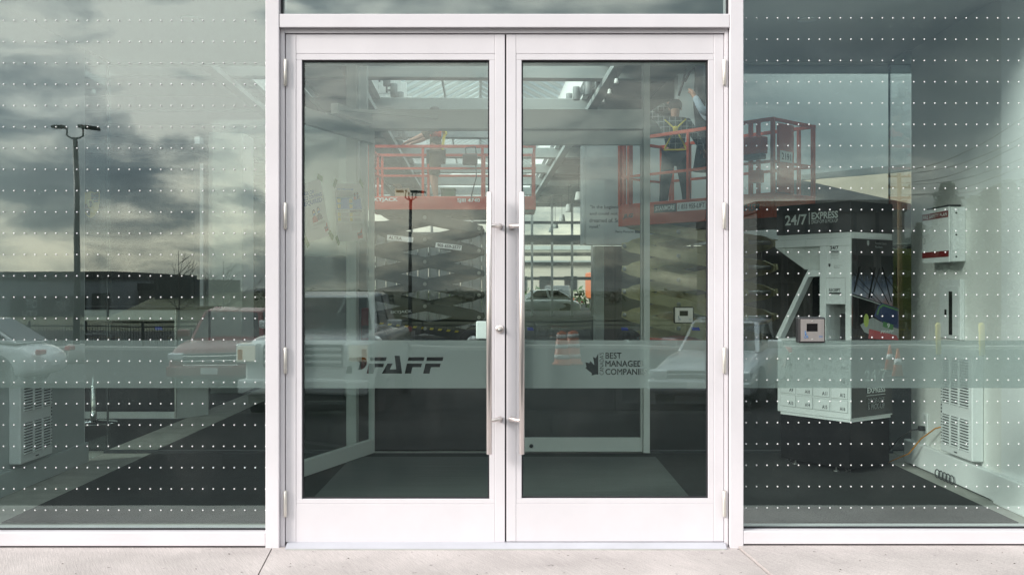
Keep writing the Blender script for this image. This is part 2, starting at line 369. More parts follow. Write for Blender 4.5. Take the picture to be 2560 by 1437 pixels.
# plaid shirt: a woven check
def plaid():
    m = mat('plaid_shirt', (.05, .06, .05), .9); t = m.node_tree; b = t.nodes['Principled BSDF']
    c = t.nodes.new('ShaderNodeTexCoord'); mpn = t.nodes.new('ShaderNodeMapping'); mpn.inputs['Scale'].default_value = (9, 9, 9); t.links.new(c.outputs['Object'], mpn.inputs[0])
    ck = t.nodes.new('ShaderNodeTexBrick'); ck.inputs['Color1'].default_value = (.035, .045, .04, 1); ck.inputs['Color2'].default_value = (.05, .06, .055, 1); ck.inputs['Mortar'].default_value = (.24, .26, .25, 1)
    ck.inputs['Mortar Size'].default_value = .06; ck.offset = 0; ck.inputs['Brick Width'].default_value = .8; ck.inputs['Row Height'].default_value = .8; ck.inputs['Scale'].default_value = 1
    rt = t.nodes.new('ShaderNodeMapping'); rt.inputs['Rotation'].default_value = (radians(90), 0, 0); t.links.new(mpn.outputs[0], rt.inputs[0])
    t.links.new(rt.outputs[0], ck.inputs['Vector']); t.links.new(ck.outputs[0], b.inputs['Base Color']); return m
M_['plaid'] = plaid()
def thin_paper():
    m = mat('poster_paper', (.93, .94, .93), .8); t = m.node_tree; b = t.nodes['Principled BSDF']; o = t.nodes['Material Output']
    tl = t.nodes.new('ShaderNodeBsdfTranslucent'); tl.inputs[0].default_value = (.9, .92, .92, 1); mx = t.nodes.new('ShaderNodeMixShader'); mx.inputs[0].default_value = .45
    t.links.new(b.outputs[0], mx.inputs[1]); t.links.new(tl.outputs[0], mx.inputs[2]); t.links.new(mx.outputs[0], o.inputs[0]); return m
M_['paper2'] = thin_paper()
def pavement():
    m = mat('broomed_concrete', (.45, .405, .395), .85); t = m.node_tree; b = t.nodes['Principled BSDF']
    c = t.nodes.new('ShaderNodeTexCoord')
    def noise(sc, detail, scl, rot=0):
        mpn = t.nodes.new('ShaderNodeMapping'); mpn.inputs['Scale'].default_value = sc; t.links.new(c.outputs['Object'], mpn.inputs[0])
        mr = t.nodes.new('ShaderNodeMapping'); mr.inputs['Rotation'].default_value = (0, 0, rot); t.links.new(c.outputs['Object'], mr.inputs[0]); t.links.new(mr.outputs[0], mpn.inputs[0])
        n = t.nodes.new('ShaderNodeTexNoise'); n.inputs['Scale'].default_value = scl; n.inputs['Detail'].default_value = detail; t.links.new(mpn.outputs[0], n.inputs['Vector']); return n.outputs['Fac']
    def rng(v, a, bb, f0=.3, f1=.7):
        r = t.nodes.new('ShaderNodeMapRange'); t.links.new(v, r.inputs[0]); r.inputs['From Min'].default_value = f0; r.inputs['From Max'].default_value = f1; r.inputs['To Min'].default_value = a; r.inputs['To Max'].default_value = bb; return r.outputs[0]
    def mul(a, bb):
        k = t.nodes.new('ShaderNodeMath'); k.operation = 'MULTIPLY'; t.links.new(a, k.inputs[0]); t.links.new(bb, k.inputs[1]); return k.outputs[0]
    broom = noise((75, 3.0, 1), 4, 3.0, radians(-28)); blot = noise((1, 1, 1), 6, 2.2); fine = noise((1, 1, 1), 5, 170)
    v = mul(mul(rng(broom, .86, 1.10), rng(blot, .80, 1.12)), rng(fine, .80, 1.14))
    sp = rng(noise((1, 1, 1), 2, 26), .45, 1.0, .22, .30); v = mul(v, sp)
    mx = t.nodes.new('ShaderNodeVectorMath'); mx.operation = 'SCALE'; mx.inputs[0].default_value = (.45, .405, .395); t.links.new(v, mx.inputs['Scale']); t.links.new(mx.outputs[0], b.inputs['Base Color'])
    bp = t.nodes.new('ShaderNodeBump'); bp.inputs['Strength'].default_value = .35; bp.inputs['Distance'].default_value = .004; t.links.new(broom, bp.inputs['Height']); t.links.new(bp.outputs[0], b.inputs['Normal'])
    return m
M_['pave'] = pavement()
G_OUT = glass('storefront_glass', .108, (.93, .982, .966), .0007)
G_DOOR = glass('door_glass', .062, (.93, .978, .962), .0008)
G_IN = glass('inner_glass', .025, (.965, .985, .975))
FILM = film('frosted_film')
# ------------------------------------------------------------------ ground outside
def ground_sheet(name, x0, x1, ds, m, dz=0.0, nx=2, kind='structure'):
    mb = MB(); vs = []; fs = []
    for d in ds:
        for i in range(nx + 1): vs.append((x0 + (x1 - x0) * i / nx, -d, ground_z(d) + dz))
    w = nx + 1
    for j in range(len(ds) - 1):
        for i in range(nx): fs.append((j * w + i, j * w + i + 1, (j + 1) * w + i + 1, (j + 1) * w + i))
    mb._add(vs, fs); o = mb.build(name, m); tag(o, kind=kind)
    for p in o.data.polygons:
        if p.normal.z < 0: p.flip()
    return o
ground_sheet('ground', -900, 900, [-900, -60, -52, .85, 5, 11, 20, 30, 40, 50, 60, 100, 900], M_['soil'], -.012 - .2)
ground_sheet('parking_lot', -70, 70, [.89, 5, 11, 20, 30, 38], M_['asphalt'])
ground_sheet('road', -200, 200, [43, 50, 60, 70], M_['asphalt'], .0)
o = MB().box(-70, 70, -38.4, -38, ground_z(38) - .2, ground_z(38) + .14, bev=.02).build('kerb', M_['kerb']); tag(o, kind='structure')
o = MB().box(-70, 70, -.89, -.765, -.4, -.012, bev=.01).build('kerb', M_['kerb']); tag(o, kind='structure')
lines = thing('parking_stall_lines', 'yellow painted stall lines on the dark asphalt before the doors', 'road marking', (0, -12, ground_z(12)))
def stripe(p, q, w, m, parent, name='stripe'):
    a, b = Vector((p[0], -p[1], 0)), Vector((q[0], -q[1], 0)); n = max(2, int((b - a).length / 1.5)); c = (b - a).normalized().cross(Vector((0, 0, 1))) * w / 2
    mb = MB(); vs = []
    for i in range(n + 1):
        t = a.lerp(b, i / n); z = ground_z(-t.y) + .005
        vs += [(t.x - c.x, t.y - c.y, z), (t.x + c.x, t.y + c.y, z)]
    mb._add(vs, [(2 * i, 2 * i + 1, 2 * i + 3, 2 * i + 2) for i in range(n)]); return mb.build(name, m, parent)
def lot(px, py):               # the spot on the sloping lot whose mirror image falls on this photo pixel
    lo, hi = .9, 60
    for _ in range(50):
        m_ = (lo + hi) / 2
        if RZ(py, m_) < ground_z(m_): lo = m_
        else: hi = m_
    return (RX(px, lo), lo)
for p, q_ in (((1500, 972), (1318, 1066)), ((1440, 972), (1500, 1000)), ((1130, 968), (1060, 1012)), ((300, 1040), (640, 985)), ((-40, 1046), (200, 1010)), ((2050, 985), (2330, 1010)), ((60, 905), (420, 893))): stripe(lot(*p), lot(*q_), .09, M_['yellow_paint'], lines)
# pavement of concrete slabs
sw = thing('sidewalk', None, None, (0, -.4, -.03)); tag(sw, kind='structure')
part('bedding', M_['gasket'], sw, -12, 12, -.76, .10, -.30, -.025)
edges = [(-12, -12), (-3.5, -3.5), (-1.142, -1.062), (1.066, 1.126), (3.5, 3.5), (12, 12)]
for (a, a2), (b, b2) in zip(edges, edges[1:]):
    g = .003
    zt_ = .003 if a > .5 else -.007
    MB().prism([(a + g, .0, -.15), (b - g, .0, -.15), (b2 - g, -.762, -.15), (a2 + g, -.762, -.15)], (0, 0, .15 + zt_)).build('slab', M_['pave'], sw)

mb = MB(); r_ = random.Random(4)
for k in range(70):
    x, y = r_.uniform(-2.6, 2.6), r_.uniform(-.70, -.10); s = r_.uniform(.0015, .006); z = (.003 if x > 1.13 else -.007) + .0012; a = r_.uniform(0, 3)
    mb._add([(x + s * cos(a + q * 1.57) * (1 if q % 2 else .5), y + s * sin(a + q * 1.57) * (1 if q % 2 else .5), z) for q in range(4)] + [(x, y, z + s * .4)], [(0, 1, 4), (1, 2, 4), (2, 3, 4), (3, 0, 4)])
o = mb.build('grit', M_['bark']); tag(o, 'scattered specks of dark grit and dry leaf on the pale pavement', 'grit', kind='stuff')
# ------------------------------------------------------------------ storefront frame, panes, film, dots
YF = -.055                                   # face of the mullions
sf = thing('storefront', 'white aluminium storefront framing tall dotted glass panes around the double door', 'storefront', (0, 0, 0))
ZT = 3.55
def mull(px0, px1, name='mullion'):
    return part(name, M_['frame'], sf, X(px0, YF), X(px1, YF), YF, .10, -.016, ZT, bev=.0025)
mull(663.5, 697.5); mull(1825, 1859)
xl, xr = X(697.5, YF), X(1825, YF)
part('transom', M_['frame'], sf, xl + .001, xr - .001, YF + .002, .10, Z(69, YF), Z(35, YF), bev=.0025)
for sx in (-1, 1):
    for xm in (3.06, 5.55, 8.7, 11.9):
        part('mullion', M_['frame'], sf, sx * xm - .033, sx * xm + .033, YF, .10, -.016, ZT, bev=.0025)
part('head', M_['frame'], sf, -11.93, 11.93, YF + .003, .10, ZT, ZT + .08, bev=.003)
# sills and dark foot under them
def span(x0, x1, y_top, y_bot, door=False):
    part('sill', M_['frame'], sf, x0, x1, YF + .001, .10, Z(y_bot, YF), Z(y_top, YF), bev=.003)
    part('sill_foot', M_['gasket'], sf, x0, x1, YF + .012, .09, -.05, Z(y_bot, YF) - .001)
    part('pane', G_OUT, sf, x0 - .004, x1 + .004, 0, .008, Z(y_top, YF) - .004, ZT + .002)
    for z0, z1, w in ((Z(y_top, YF) + .0005, Z(y_top, YF) + .0095, 0),):
        part('gasket', M_['gasket'], sf, x0, x1, -.006, -.0005, z0, z1)
spans = [(-11.867, -8.733, 1330, 1364), (-8.667, -5.583, 1330, 1364), (-5.517, -3.093, 1330, 1364), (-3.027, X(663.5, YF), 1330.5, 1364.5),
         (X(1859, YF), 3.027, 1326.5, 1359.5), (3.093, 5.517, 1330, 1364), (5.583, 8.667, 1330, 1364), (8.733, 11.867, 1330, 1364)]
for sp in spans: span(*sp)
part('pane', G_OUT, sf, xl - .004, xr + .004, 0, .008, Z(35, YF) - .004, ZT + .002)
part('gasket', M_['gasket'], sf, xl + .0005, xl + .0085, -.02, -.0005, Z(34.6, YF), ZT)
part('gasket', M_['gasket'], sf, xr - .0085, xr - .0005, -.02, -.0005, Z(34.6, YF), ZT)
part('gasket', M_['gasket'], sf, X(663.5, YF) - .0035, X(663.5, YF) - .0002, -.02, -.0005, Z(1329, YF), ZT)
part('gasket', M_['gasket'], sf, X(1859, YF) + .0002, X(1859, YF) + .0035, -.02, -.0005, Z(1326, YF), ZT)
# dark reveal round the door frame, then the frame itself
part('reveal', M_['gasket'], sf, xl + .0005, xl + .012, -.025, .095, -.028, Z(69.4, YF))
part('reveal', M_['gasket'], sf, xr - .012, xr - .0005, -.025, .095, -.028, Z(69.4, YF))
part('reveal', M_['gasket'], sf, xl + .013, xr - .013, -.025, .095, Z(73.2, -.025), Z(69.4, YF))
YD = -.022
part('door_jamb', M_['frame'], sf, X(701.8, YD), X(712.6, YD), YD - .008, .09, -.028, Z(73.4, YD), bev=.0015)
part('door_jamb', M_['frame'], sf, X(1810.8, YD), X(1819.2, YD), YD - .008, .09, -.028, Z(73.4, YD), bev=.0015)
part('door_head', M_['frame'], sf, X(712.8, YD), X(1810.6, YD), YD - .008, .09, Z(84.4, YD), Z(73.4, YD), bev=.0015)
thr = MB(); thr.prism([(X(712, -.09), -.085, -.0065), (X(712, -.09), -.085, -.002), (X(712, -.09), -.045, Z(1357, -.045)), (X(712, -.09), .10, Z(1357, -.045)), (X(712, -.09), .10, -.0065)], (X(1818, -.09) - X(712, -.09), 0, 0))
thr.build('threshold', M_['thresh'], sf)
part('mortar_bed', M_['concrete_in'], sf, X(716, -.09), X(1814, -.09), -.094, -.03, -.040, -.0045)
# frosted band on the fixed panes
def film_rect(x0, x1, parent):
    MB().poly([(x0, .0105, Z(970)), (x1, .0105, Z(970)), (x1, .0105, Z(850.5)), (x0, .0105, Z(850.5))]).build('frosted_band', FILM, parent)
for sp in spans: film_rect(sp[0], sp[1], sf)
# grid of etched bird-safe dots, several hundred per pane
def dots(x0, x1, px0, py0, rows, tilt):
    mb = MB(); step = 26.22; n0 = math.ceil((x0 / S + CX - px0 + 2) / step)
    k = n0
    while True:
        px = px0 + k * step
        if X(px) > x1 - .004: break
        for j in range(rows):
            py = py0 + j * 53.15
            c = Vector((X(px), -.0006, Z(py) + tilt * X(px))); r = .0038
            ring = [(c.x + r * cos(a), c.y, c.z + r * sin(a)) for a in [2 * pi * q / 8 for q in range(8)]]
            ring2 = [(c.x + r * .6 * cos(a), c.y - .0016, c.z + r * .6 * sin(a)) for a in [2 * pi * q / 8 for q in range(8)]]
            mb._add(ring + ring2 + [(c.x, c.y - .002, c.z)], [(i, (i + 1) % 8, 8 + (i + 1) % 8, 8 + i) for i in range(8)] + [(8 + i, 8 + (i + 1) % 8, 16) for i in range(8)], True)
        k += 1
    o = mb.build('etched_dots', M_['dot'], sf); o['kind'] = 'stuff'
for sp in spans:
    if sp[0] < 0: dots(sp[0], sp[1], 9.0, -107.5, 27, 0)
    else: dots(sp[0], sp[1], 1865.3, -113.5, 28, 0)

# ------------------------------------------------------------------ door leaves
def loops_of(me):
    ed = {}
    for p in me.polygons:
        vs = list(p.vertices)
        for a, b in zip(vs, vs[1:] + vs[:1]):
            k = (min(a, b), max(a, b)); ed[k] = ed.get(k, 0) + 1
    # weld by position first
    pos = {}; idx = {}
    for v in me.vertices:
        k = (round(v.co.x, 5), round(v.co.y, 5)); pos.setdefault(k, len(pos)); idx[v.index] = pos[k]
    inv = {i: k for k, i in pos.items()}; cnt = {}
    for p in me.polygons:
        vs = [idx[v] for v in p.vertices]
        for a, b in zip(vs, vs[1:] + vs[:1]):
            if a != b: cnt[(min(a, b), max(a, b))] = cnt.get((min(a, b), max(a, b)), 0) + 1
    nb = {}
    for (a, b), c in cnt.items():
        if c == 1: nb.setdefault(a, []).append(b); nb.setdefault(b, []).append(a)
    used = set(); loops = []
    for s0 in nb:
        if s0 in used: continue
        lp = [s0]; used.add(s0)
        while True:
            nx = [q for q in nb[lp[-1]] if q not in used]
            if not nx: break
            lp.append(nx[0]); used.add(nx[0])
        if len(lp) > 2: loops.append([inv[i] for i in lp])
    return loops
def text_loops(body, x, y, w, h, rot=False, **kw):
    me, tw, th = text_mesh(body, **kw); out = []
    for lp in loops_of(me):
        if rot: out.append([(x + (th - q[1]) / th * w, y + q[0] / tw * h) for q in lp])
        else: out.append([(x + q[0] / tw * w, y + q[1] / th * h) for q in lp])
    return out
def cut_film(x0, x1, z0, z1, loops, parent):
    cu = bpy.data.curves.new("film", 'CURVE'); cu.dimensions = '2D'; cu.fill_mode = 'BOTH'
    for lp in [rectp(x0, z0, x1, z1)] + loops:
        sp = cu.splines.new('POLY'); sp.points.add(len(lp) - 1); sp.use_cyclic_u = True
        for q, c in zip(sp.points, lp): q.co = (c[0], c[1], 0, 1)
    o = bpy.data.objects.new("film", cu); COL.objects.link(o); dg = bpy.context.evaluated_depsgraph_get()
    me = bpy.data.meshes.new_from_object(o.evaluated_get(dg)); bpy.data.objects.remove(o); bpy.data.curves.remove(cu)
    me.transform(Matrix.Translation((0, .0105, 0)) @ Matrix.Rotation(radians(90), 4, 'X')); me.name = 'frosted_band'
    return link('frosted_band', me, FILM, parent)
pf = lambda pts: [(X(840 + x / 8.533), Z(870 + y / 8.533)) for x, y in pts]
LOGO = [pf(q) for q in (
    [(270, 195), (560, 195), (610, 205), (642, 238), (655, 290), (640, 365), (600, 425), (545, 456), (470, 460), (502, 335), (496, 302), (470, 280), (265, 280)],
    [(237, 385), (345, 385), (335, 545), (205, 545)],
    [(730, 195), (1075, 195), (1060, 275), (715, 275)], [(695, 330), (1015, 330), (1000, 408), (825, 408), (785, 545), (645, 545)],
    [(1245, 165), (1355, 165), (1405, 545), (970, 545), (1090, 330), (1205, 330), (1140, 455), (1278, 455)],
    [(1545, 195), (1885, 195), (1870, 275), (1525, 275)], [(1510, 330), (1830, 330), (1810, 408), (1625, 408), (1595, 545), (1460, 545)],
    [(1940, 195), (2287, 195), (2270, 275), (1920, 275)], [(1905, 330), (2230, 330), (2212, 408), (2020, 408), (1990, 545), (1855, 545)])]
mpx = lambda x: X(1440 + x / 12.8); mpz = lambda y: Z(860 + y / 12.8)
LEAF = [[(mpx(x), mpz(y)) for x, y in [(718, 300), (718, 978), (640, 972), (500, 1008), (515, 940), (300, 765), (345, 735), (305, 580), (430, 615), (470, 540), (578, 662), (592, 650), (548, 412), (640, 452)]]]
def tbox(body, x0, y0, x1, y1, rot=False, **kw): return text_loops(body, mpx(x0), mpz(y1), mpx(x1) - mpx(x0), mpz(y0) - mpz(y1), rot, **kw)
def rot_loops(body, x0, y0, x1, y1):
    me, tw, th = text_mesh(body); a, b, c, d = mpx(x0), mpx(x1), mpz(y1), mpz(y0)
    return [[(b - q[1] / th * (b - a), c + q[0] / tw * (d - c)) for q in lp] for lp in loops_of(me)]
WORDS = LEAF + rot_loops("CANADA'S", 755, 275, 890, 990) + tbox('BEST', 950, 272, 1465, 467, bold=.012) + tbox('MANAGED', 945, 530, 2140, 727, bold=.022) + tbox('COMPANIES', 945, 790, 2275, 987, bold=.018)

def door(label, L, Rr, gl, gr, seam_l, seam_r, ztop, zbot, gt, gb, loops, hinge_px):
    t = thing('glass_door', label, 'door', ((X(L) + X(Rr)) / 2, 0, 0), 0, 'double entrance doors')
    xx = lambda p: X(p, YD); zz = lambda p: Z(p, YD); yb = .028
    F = M_['frame']; e = .0006
    part('stile', F, t, xx(L), xx(seam_l) - e, YD, yb, zz(zbot), zz(ztop), bev=.0018)
    part('stile', F, t, xx(seam_r) + e, xx(Rr), YD, yb, zz(zbot), zz(ztop), bev=.0018)
    part('top_rail', F, t, xx(seam_l), xx(seam_r), YD + .0006, yb, zz(gt - 15.5), zz(ztop), bev=.0012)
    part('bottom_rail', F, t, xx(seam_l), xx(seam_r), YD + .0006, yb, zz(zbot), zz(gb + 12), bev=.0012)
    part('glazing_bead', F, t, xx(seam_l), xx(gl), YD + .0014, yb, zz(gb), zz(gt), bev=.0012)
    part('glazing_bead', F, t, xx(gr), xx(seam_r), YD + .0014, yb, zz(gb), zz(gt), bev=.0012)
    part('glazing_bead', F, t, xx(seam_l), xx(seam_r), YD + .0012, yb, zz(gt), zz(gt - 15.5) - e, bev=.0012)
    part('glazing_bead', F, t, xx(seam_l), xx(seam_r), YD + .0012, yb, zz(gb + 12) + e, zz(gb), bev=.0012)
    x0, x1, z0, z1 = xx(gl), xx(gr), zz(gb), zz(gt); g = M_['gasket']
    part('gasket', g, t, x0, x0 + .007, YD + .012, -.0005, z0, z1); part('gasket', g, t, x1 - .007, x1, YD + .012, -.0005, z0, z1)
    part('gasket', g, t, x0 + .007, x1 - .007, YD + .012, -.0005, z1 - .007, z1); part('gasket', g, t, x0 + .007, x1 - .007, YD + .012, -.0005, z0, z0 + .007)
    part('pane', G_DOOR, t, x0 - .004, x1 + .004, 0, .008, z0 - .004, z1 + .004)
    cut_film(x0, x1, Z(970.5), Z(850.5), loops, t)
    for py in (150, 508, 869, 1227):
        hx = X(hinge_px, -.034)
        za, zb = Z(py + 63, -.034), Z(py, -.034); hh = zb - za
        mb = MB().lathe((hx, -.034, za), [(.0, 0), (.0078, 0), (.0088, .0015), (.0088, hh - .0015), (.0078, hh), (0, hh)], 14)
        for p in mb.bm.faces: p.smooth = len(p.verts) == 4 and p.calc_area() > 1e-5
        h = mb.build('hinge', M_['hinge'], t)
        for k in (1, 2, 3, 4): MB().lathe((hx, -.034, za + hh * k / 5), [(.0089, -.0006), (.0090, 0), (.0089, .0006)], 14).build('knuckle_seam', M_['frame_in'], h)
        part('hinge_pin', M_['hinge'], h, hx - .004, hx + .004, -.036, -.032, Z(py + 65, -.034), Z(py - 2, -.034))
    return t
d1 = door('glass door whose frosted band shows slanted black capitals, with the key lock', 714.2, 1262.3, 754.5, 1223.5, 740.5, 1237, 86.2, 1354.5, 150.2, 1246.8, LOGO, 713.2)
d2 = door('glass door with half a maple leaf and three text lines on its frosted band', 1266.2, 1809.4, 1304, 1771, 1290.5, 1784.5, 86.2, 1353, 150.2, 1245.3, WORDS, 1811)
part('meeting_seal', M_['gasket'], d1, X(1262.3, YD) + .0005, X(1266.2, YD) - .0005, .0, .02, Z(1354), Z(86.5))
for t, hx, sx in ((d1, 1222.8, 1250), (d2, 1304.6, 1278)):
    yh = -.085; x = X(hx, yh)
    h = MB().tube([(x, yh, Z(1135, yh)), (x, yh, Z(1134, yh)), (x, yh, Z(481, yh)), (x, yh, Z(480, yh))], [.011, .0135, .0135, .011], 20).build('pull_handle', M_['steel'], t)
    for py in (565.5, 1048.5):
        z = Z(py, -.05); xs = X(sx, -.03); dx = 1 if xs > x else -1
        MB().tube([(x, yh, z), (x + dx * .012, yh + .002, z), (xs - dx * .012, -.05, z), (xs, -.040, z), (xs, YD, z)], [.0095, .0095, .011, .0135, .0135], 14).build('standoff', M_['steel'], h)
zc = Z(822, YD); xc = X(1249.5, YD)
lk = MB().lathe((xc, YD + .001, zc), [(.0205, 0), (.0205, -.006), (.017, -.011), (.0115, -.0125), (.0, -.0125)], 24, 'Y').build('lock_cylinder', M_['steel'], d1)
MB().lathe((xc, YD - .0105, zc - .004), [(.0065, 0), (.0065, -.008), (.005, -.011), (0, -.011)], 14, 'Y').build('key_plug', M_['metal'], lk)
part('exit_device', M_['white2'], d1, X(1190.5, .05), X(1224, .05), .030, .085, Z(847, .03), Z(803, .03), bev=.004)
part('exit_device', M_['blackplastic'], d2, X(1295, .05), X(1303.5, .05), .030, .075, Z(847, .03), Z(803, .03), bev=.004)

# push plate for the door opener on the right-hand fixed pane
def push_plate(name, label, px0, px1, py0, py1, y, dep, group):
    x0, x1, z0, z1 = X(px0, y), X(px1, y), Z(py1, y), Z(py0, y); cxx, czz = (x0 + x1) / 2, (z0 + z1) / 2
    t = thing(name, label, 'push plate', (cxx, y, czz), 0, group)
    mb = MB(); mb.box(x0 - .009, x1 + .009, y + .006, y + dep, z0 - .009, z1 + .009, bev=.008, seg=3); mb.build('housing', M_['blackplastic'], t)
    pl = MB(); w = x1 - x0; h = z1 - z0; hx0, hx1, hz0, hz1 = x0 + .25 * w, x0 + .73 * w, z0 + .44 * h, z0 + .80 * h
    yb = y + .007
    for (a, b, c, d) in ((x0, hx0, z0, z1), (hx1, x1, z0, z1), (hx0, hx1, z0, hz0), (hx0, hx1, hz1, z1)): pl.box(a, b, y, yb, c, d)
    pl.build('plate', M_['steel'], t)
    MB().box(hx0, hx1, y + .0045, yb - .0005, hz0, hz1).build('sensor_window', M_['black'], t)
    M = frame((x0, y, z0), (1, 0, 0), (0, 0, 1)); ic = M_['blue']
    q = MB(); lift = .0012                     # wheelchair symbol
    cx0, cz0 = .20 * w, .20 * h; rr = .055 * h
    ring = [(cx0 + rr * cos(a), cz0 + rr * sin(a)) for a in [radians(150 + i * 24) for i in range(11)]]
    for a, b in zip(ring, ring[1:]): q.tube([M @ Vector((a[0], a[1], lift)), M @ Vector((b[0], b[1], lift))], .0011, 5)
    for a, b in (((cx0 - .01 * w, cz0 + .20 * h), (cx0 - .005 * w, cz0 + .05 * h)), ((cx0 - .005 * w, cz0 + .05 * h), (cx0 + .08 * w, cz0 + .05 * h)), ((cx0 + .08 * w, cz0 + .05 * h), (cx0 + .11 * w, cz0 - .06 * h)), ((cx0 - .005 * w, cz0 + .13 * h), (cx0 + .07 * w, cz0 + .13 * h))):
        q.tube([M @ Vector((a[0], a[1], lift)), M @ Vector((b[0], b[1], lift))], .0014, 5)
    q.ball(M @ Vector((cx0 - .01 * w, cz0 + .24 * h, lift)), .0028, 8, 5); q.build('wheelchair_symbol', ic, t)
    q = MB()
    for i in range(4):
        for j in range(3): q.poly(flat(M, rectp(.78 * w + i * .04 * w, .17 * h + j * .035 * h, .80 * w + i * .04 * w, .19 * h + j * .035 * h), lift))
    q.build('small_print', ic, t)
    for zz_ in (.08, .90): MB().lathe((cxx, y, z0 + zz_ * h), [(.003, 0), (.003, -.0012), (0, -.0016)], 8, 'Y').build('screw', M_['metal'], t)
    return t
push_plate('push_plate', 'black boxed steel push plate with wheelchair symbol mounted outside on dotted glass', 2002, 2060.5, 797.5, 853, -.062, .06, 'door opener plates')
# ------------------------------------------------------------------ vestibule shell
XL, XR, YB, YW, ZC = -3.0, 2.80, 2.62, 2.21, 2.89
RI = (D + YB) / D
def struct(name, m, *a, bev=0.0): return tag(part(name, m, None, *a, bev=bev), kind='structure')
struct('floor', M_['concrete_in'], -12, 12, .10, 48, -.20, 0)
o = struct('vestibule_carpet', M_['mat_'], -2.65, 2.63, .40, YB - .06, .002, .008); tag(o, 'dark carpet filling the entrance vestibule between concrete strips', 'carpet', kind='structure')
fm = thing('entrance_mat', 'wide grey ribbed entrance mat just inside the double doors', 'mat', (-.06, 1.4, .008))
part('mat_tread', M_['grille'], fm, -1.147, 1.03, .30, 2.37, .0085, .014, bev=.001)
part('mat_edge', M_['frame_in'], fm, -1.155, 1.038, .52, .528, .0145, .0165)
struct('vestibule_ceiling', M_['ceil'], XL - .1, XR + .1, .11, YB + .06, ZC, ZC + .16)
wl = tag(part('wall_left', M_['white_shade'], None, XL - .14, XL, .11, YW, 0, ZC - .001), kind='structure')  # wall colour darkened to read as the shaded side
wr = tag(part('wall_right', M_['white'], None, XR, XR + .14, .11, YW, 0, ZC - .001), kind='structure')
part('baseboard', M_['white_shade'], wl, XL + .0005, XL + .025, .12, YW + .02, .001, .14, bev=.004)
part('baseboard', M_['white2'], wr, XR - .045, XR - .0005, .88, YW + .02, .001, .165, bev=.006)
part('pier', M_['white2'], wr, XR - .03, XR - .0005, .12, .87, .001, ZC - .01, bev=.004)
part('baseboard', M_['white2'], wr, XR - .075, XR - .031, .125, .875, .001, .175, bev=.006)
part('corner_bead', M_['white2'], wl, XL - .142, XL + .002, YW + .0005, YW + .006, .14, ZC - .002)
# inner glass screen
sc = thing('inner_glass_screen', 'grey framed inner glass wall at the back of the vestibule', 'glass wall', (0, YB, 0))
FI = M_['frame_in']; xi = lambda px: (px - CX) * S * RI; zi = lambda py: EYE - (py - CY) * S * RI
part('head_channel', FI, sc, XL - .02, XR + .02, YB - .03, YB + .03, zi(163), ZC - .002)
part('floor_channel', M_['dark'], sc, XL - .02, xi(868), YB - .03, YB + .03, .001, .018); part('floor_channel', M_['dark'], sc, xi(1625), XR + .02, YB - .03, YB + .03, .001, .018)
part('side_head_channel', FI, sc, XL - .03, XL + .03, YW + .007, YB - .031, zi(163), ZC - .002); part('side_head_channel', FI, sc, XR - .03, XR + .03, YW + .007, YB - .031, zi(163), ZC - .002)
for a, b in ((869, 894), (1606.5, 1622)): part('screen_mullion', FI, sc, xi(a), xi(b), YB - .06, YB + .06, .001, zi(163) - .001, bev=.002)
part('screen_transom', FI, sc, xi(894) + .001, xi(1606.5) - .001, YB - .055, YB + .06, zi(325), zi(277), bev=.002)
part('pane', G_IN, sc, XL, xi(869) + .003, YB - .004, YB + .004, .01, zi(163) + .003)
part('pane', G_IN, sc, xi(1622) - .003, XR, YB - .004, YB + .004, .01, zi(163) + .003)
part('pane', G_IN, sc, xi(894) - .003, xi(1606.5) + .003, YB - .004, YB + .004, zi(277) - .003, zi(163) + .003)
part('side_pane', G_IN, sc, XL - .006, XL + .006, YW + .007, YB - .006, .01, zi(163) + .003); part('side_pane', G_IN, sc, XR - .006, XR + .006, YW + .007, YB - .006, .01, zi(163) + .003)
part('glass_joint', M_['dark'], sc, XL - .007, XL + .005, YB - .0055, YB + .0055, .02, zi(163)); part('glass_joint', M_['dark'], sc, XR - .005, XR + .007, YB - .0055, YB + .0055, .02, zi(163))
# inner door leaf, closed
def leaf(label, M, w, h, name='inner_door'):
    o = M @ Vector((w / 2, 0, 0)); t = thing(name, label, 'door', tuple(o), 0, 'inner vestibule doors')
    B = lambda n, m, *a, bev=.0015: MB(M).box(*a, bev=bev).build(n, m, t)
    sw_ = .013
    B('stile', FI, 0, sw_, -.022, .022, .012, h); B('stile', FI, w - sw_, w, -.022, .022, .012, h)
    B('top_rail', FI, sw_ + .0005, w - sw_ - .0005, -.0215, .0215, h - .105, h); B('bottom_rail', FI, sw_ + .0005, w - sw_ - .0005, -.0215, .0215, .012, .112)
    B('pane', G_IN, sw_ - .004, w - sw_ + .004, -.004, .004, .108, h - .101, bev=0)
    return t
HI = zi(328)
lw = xi(1605.5) - xi(1273)
ld = leaf('closed inner glass door between the grey posts, behind the maple leaf door', Matrix.Translation((xi(1273), YB, 0)), lw, HI)
mb = MB().lathe((xi(1328), YB - .022, .055), [(.014, 0), (.014, -.01), (0, -.01)], 14, 'Y').build('lock_cylinder', M_['dark'], ld)
# inner door leaf, swung open into the vestibule
H0 = Vector((-1.03, YB - .06, 0)); dirl = Vector((-.325, -.946, 0))
ML = Matrix(((dirl.x, -dirl.y, 0, H0.x), (dirl.y, dirl.x, 0, H0.y), (0, 0, 1, 0), (0, 0, 0, 1)))
lo = leaf('inner glass door swung open towards the entrance, two notices taped to it', ML, 1.05, HI)
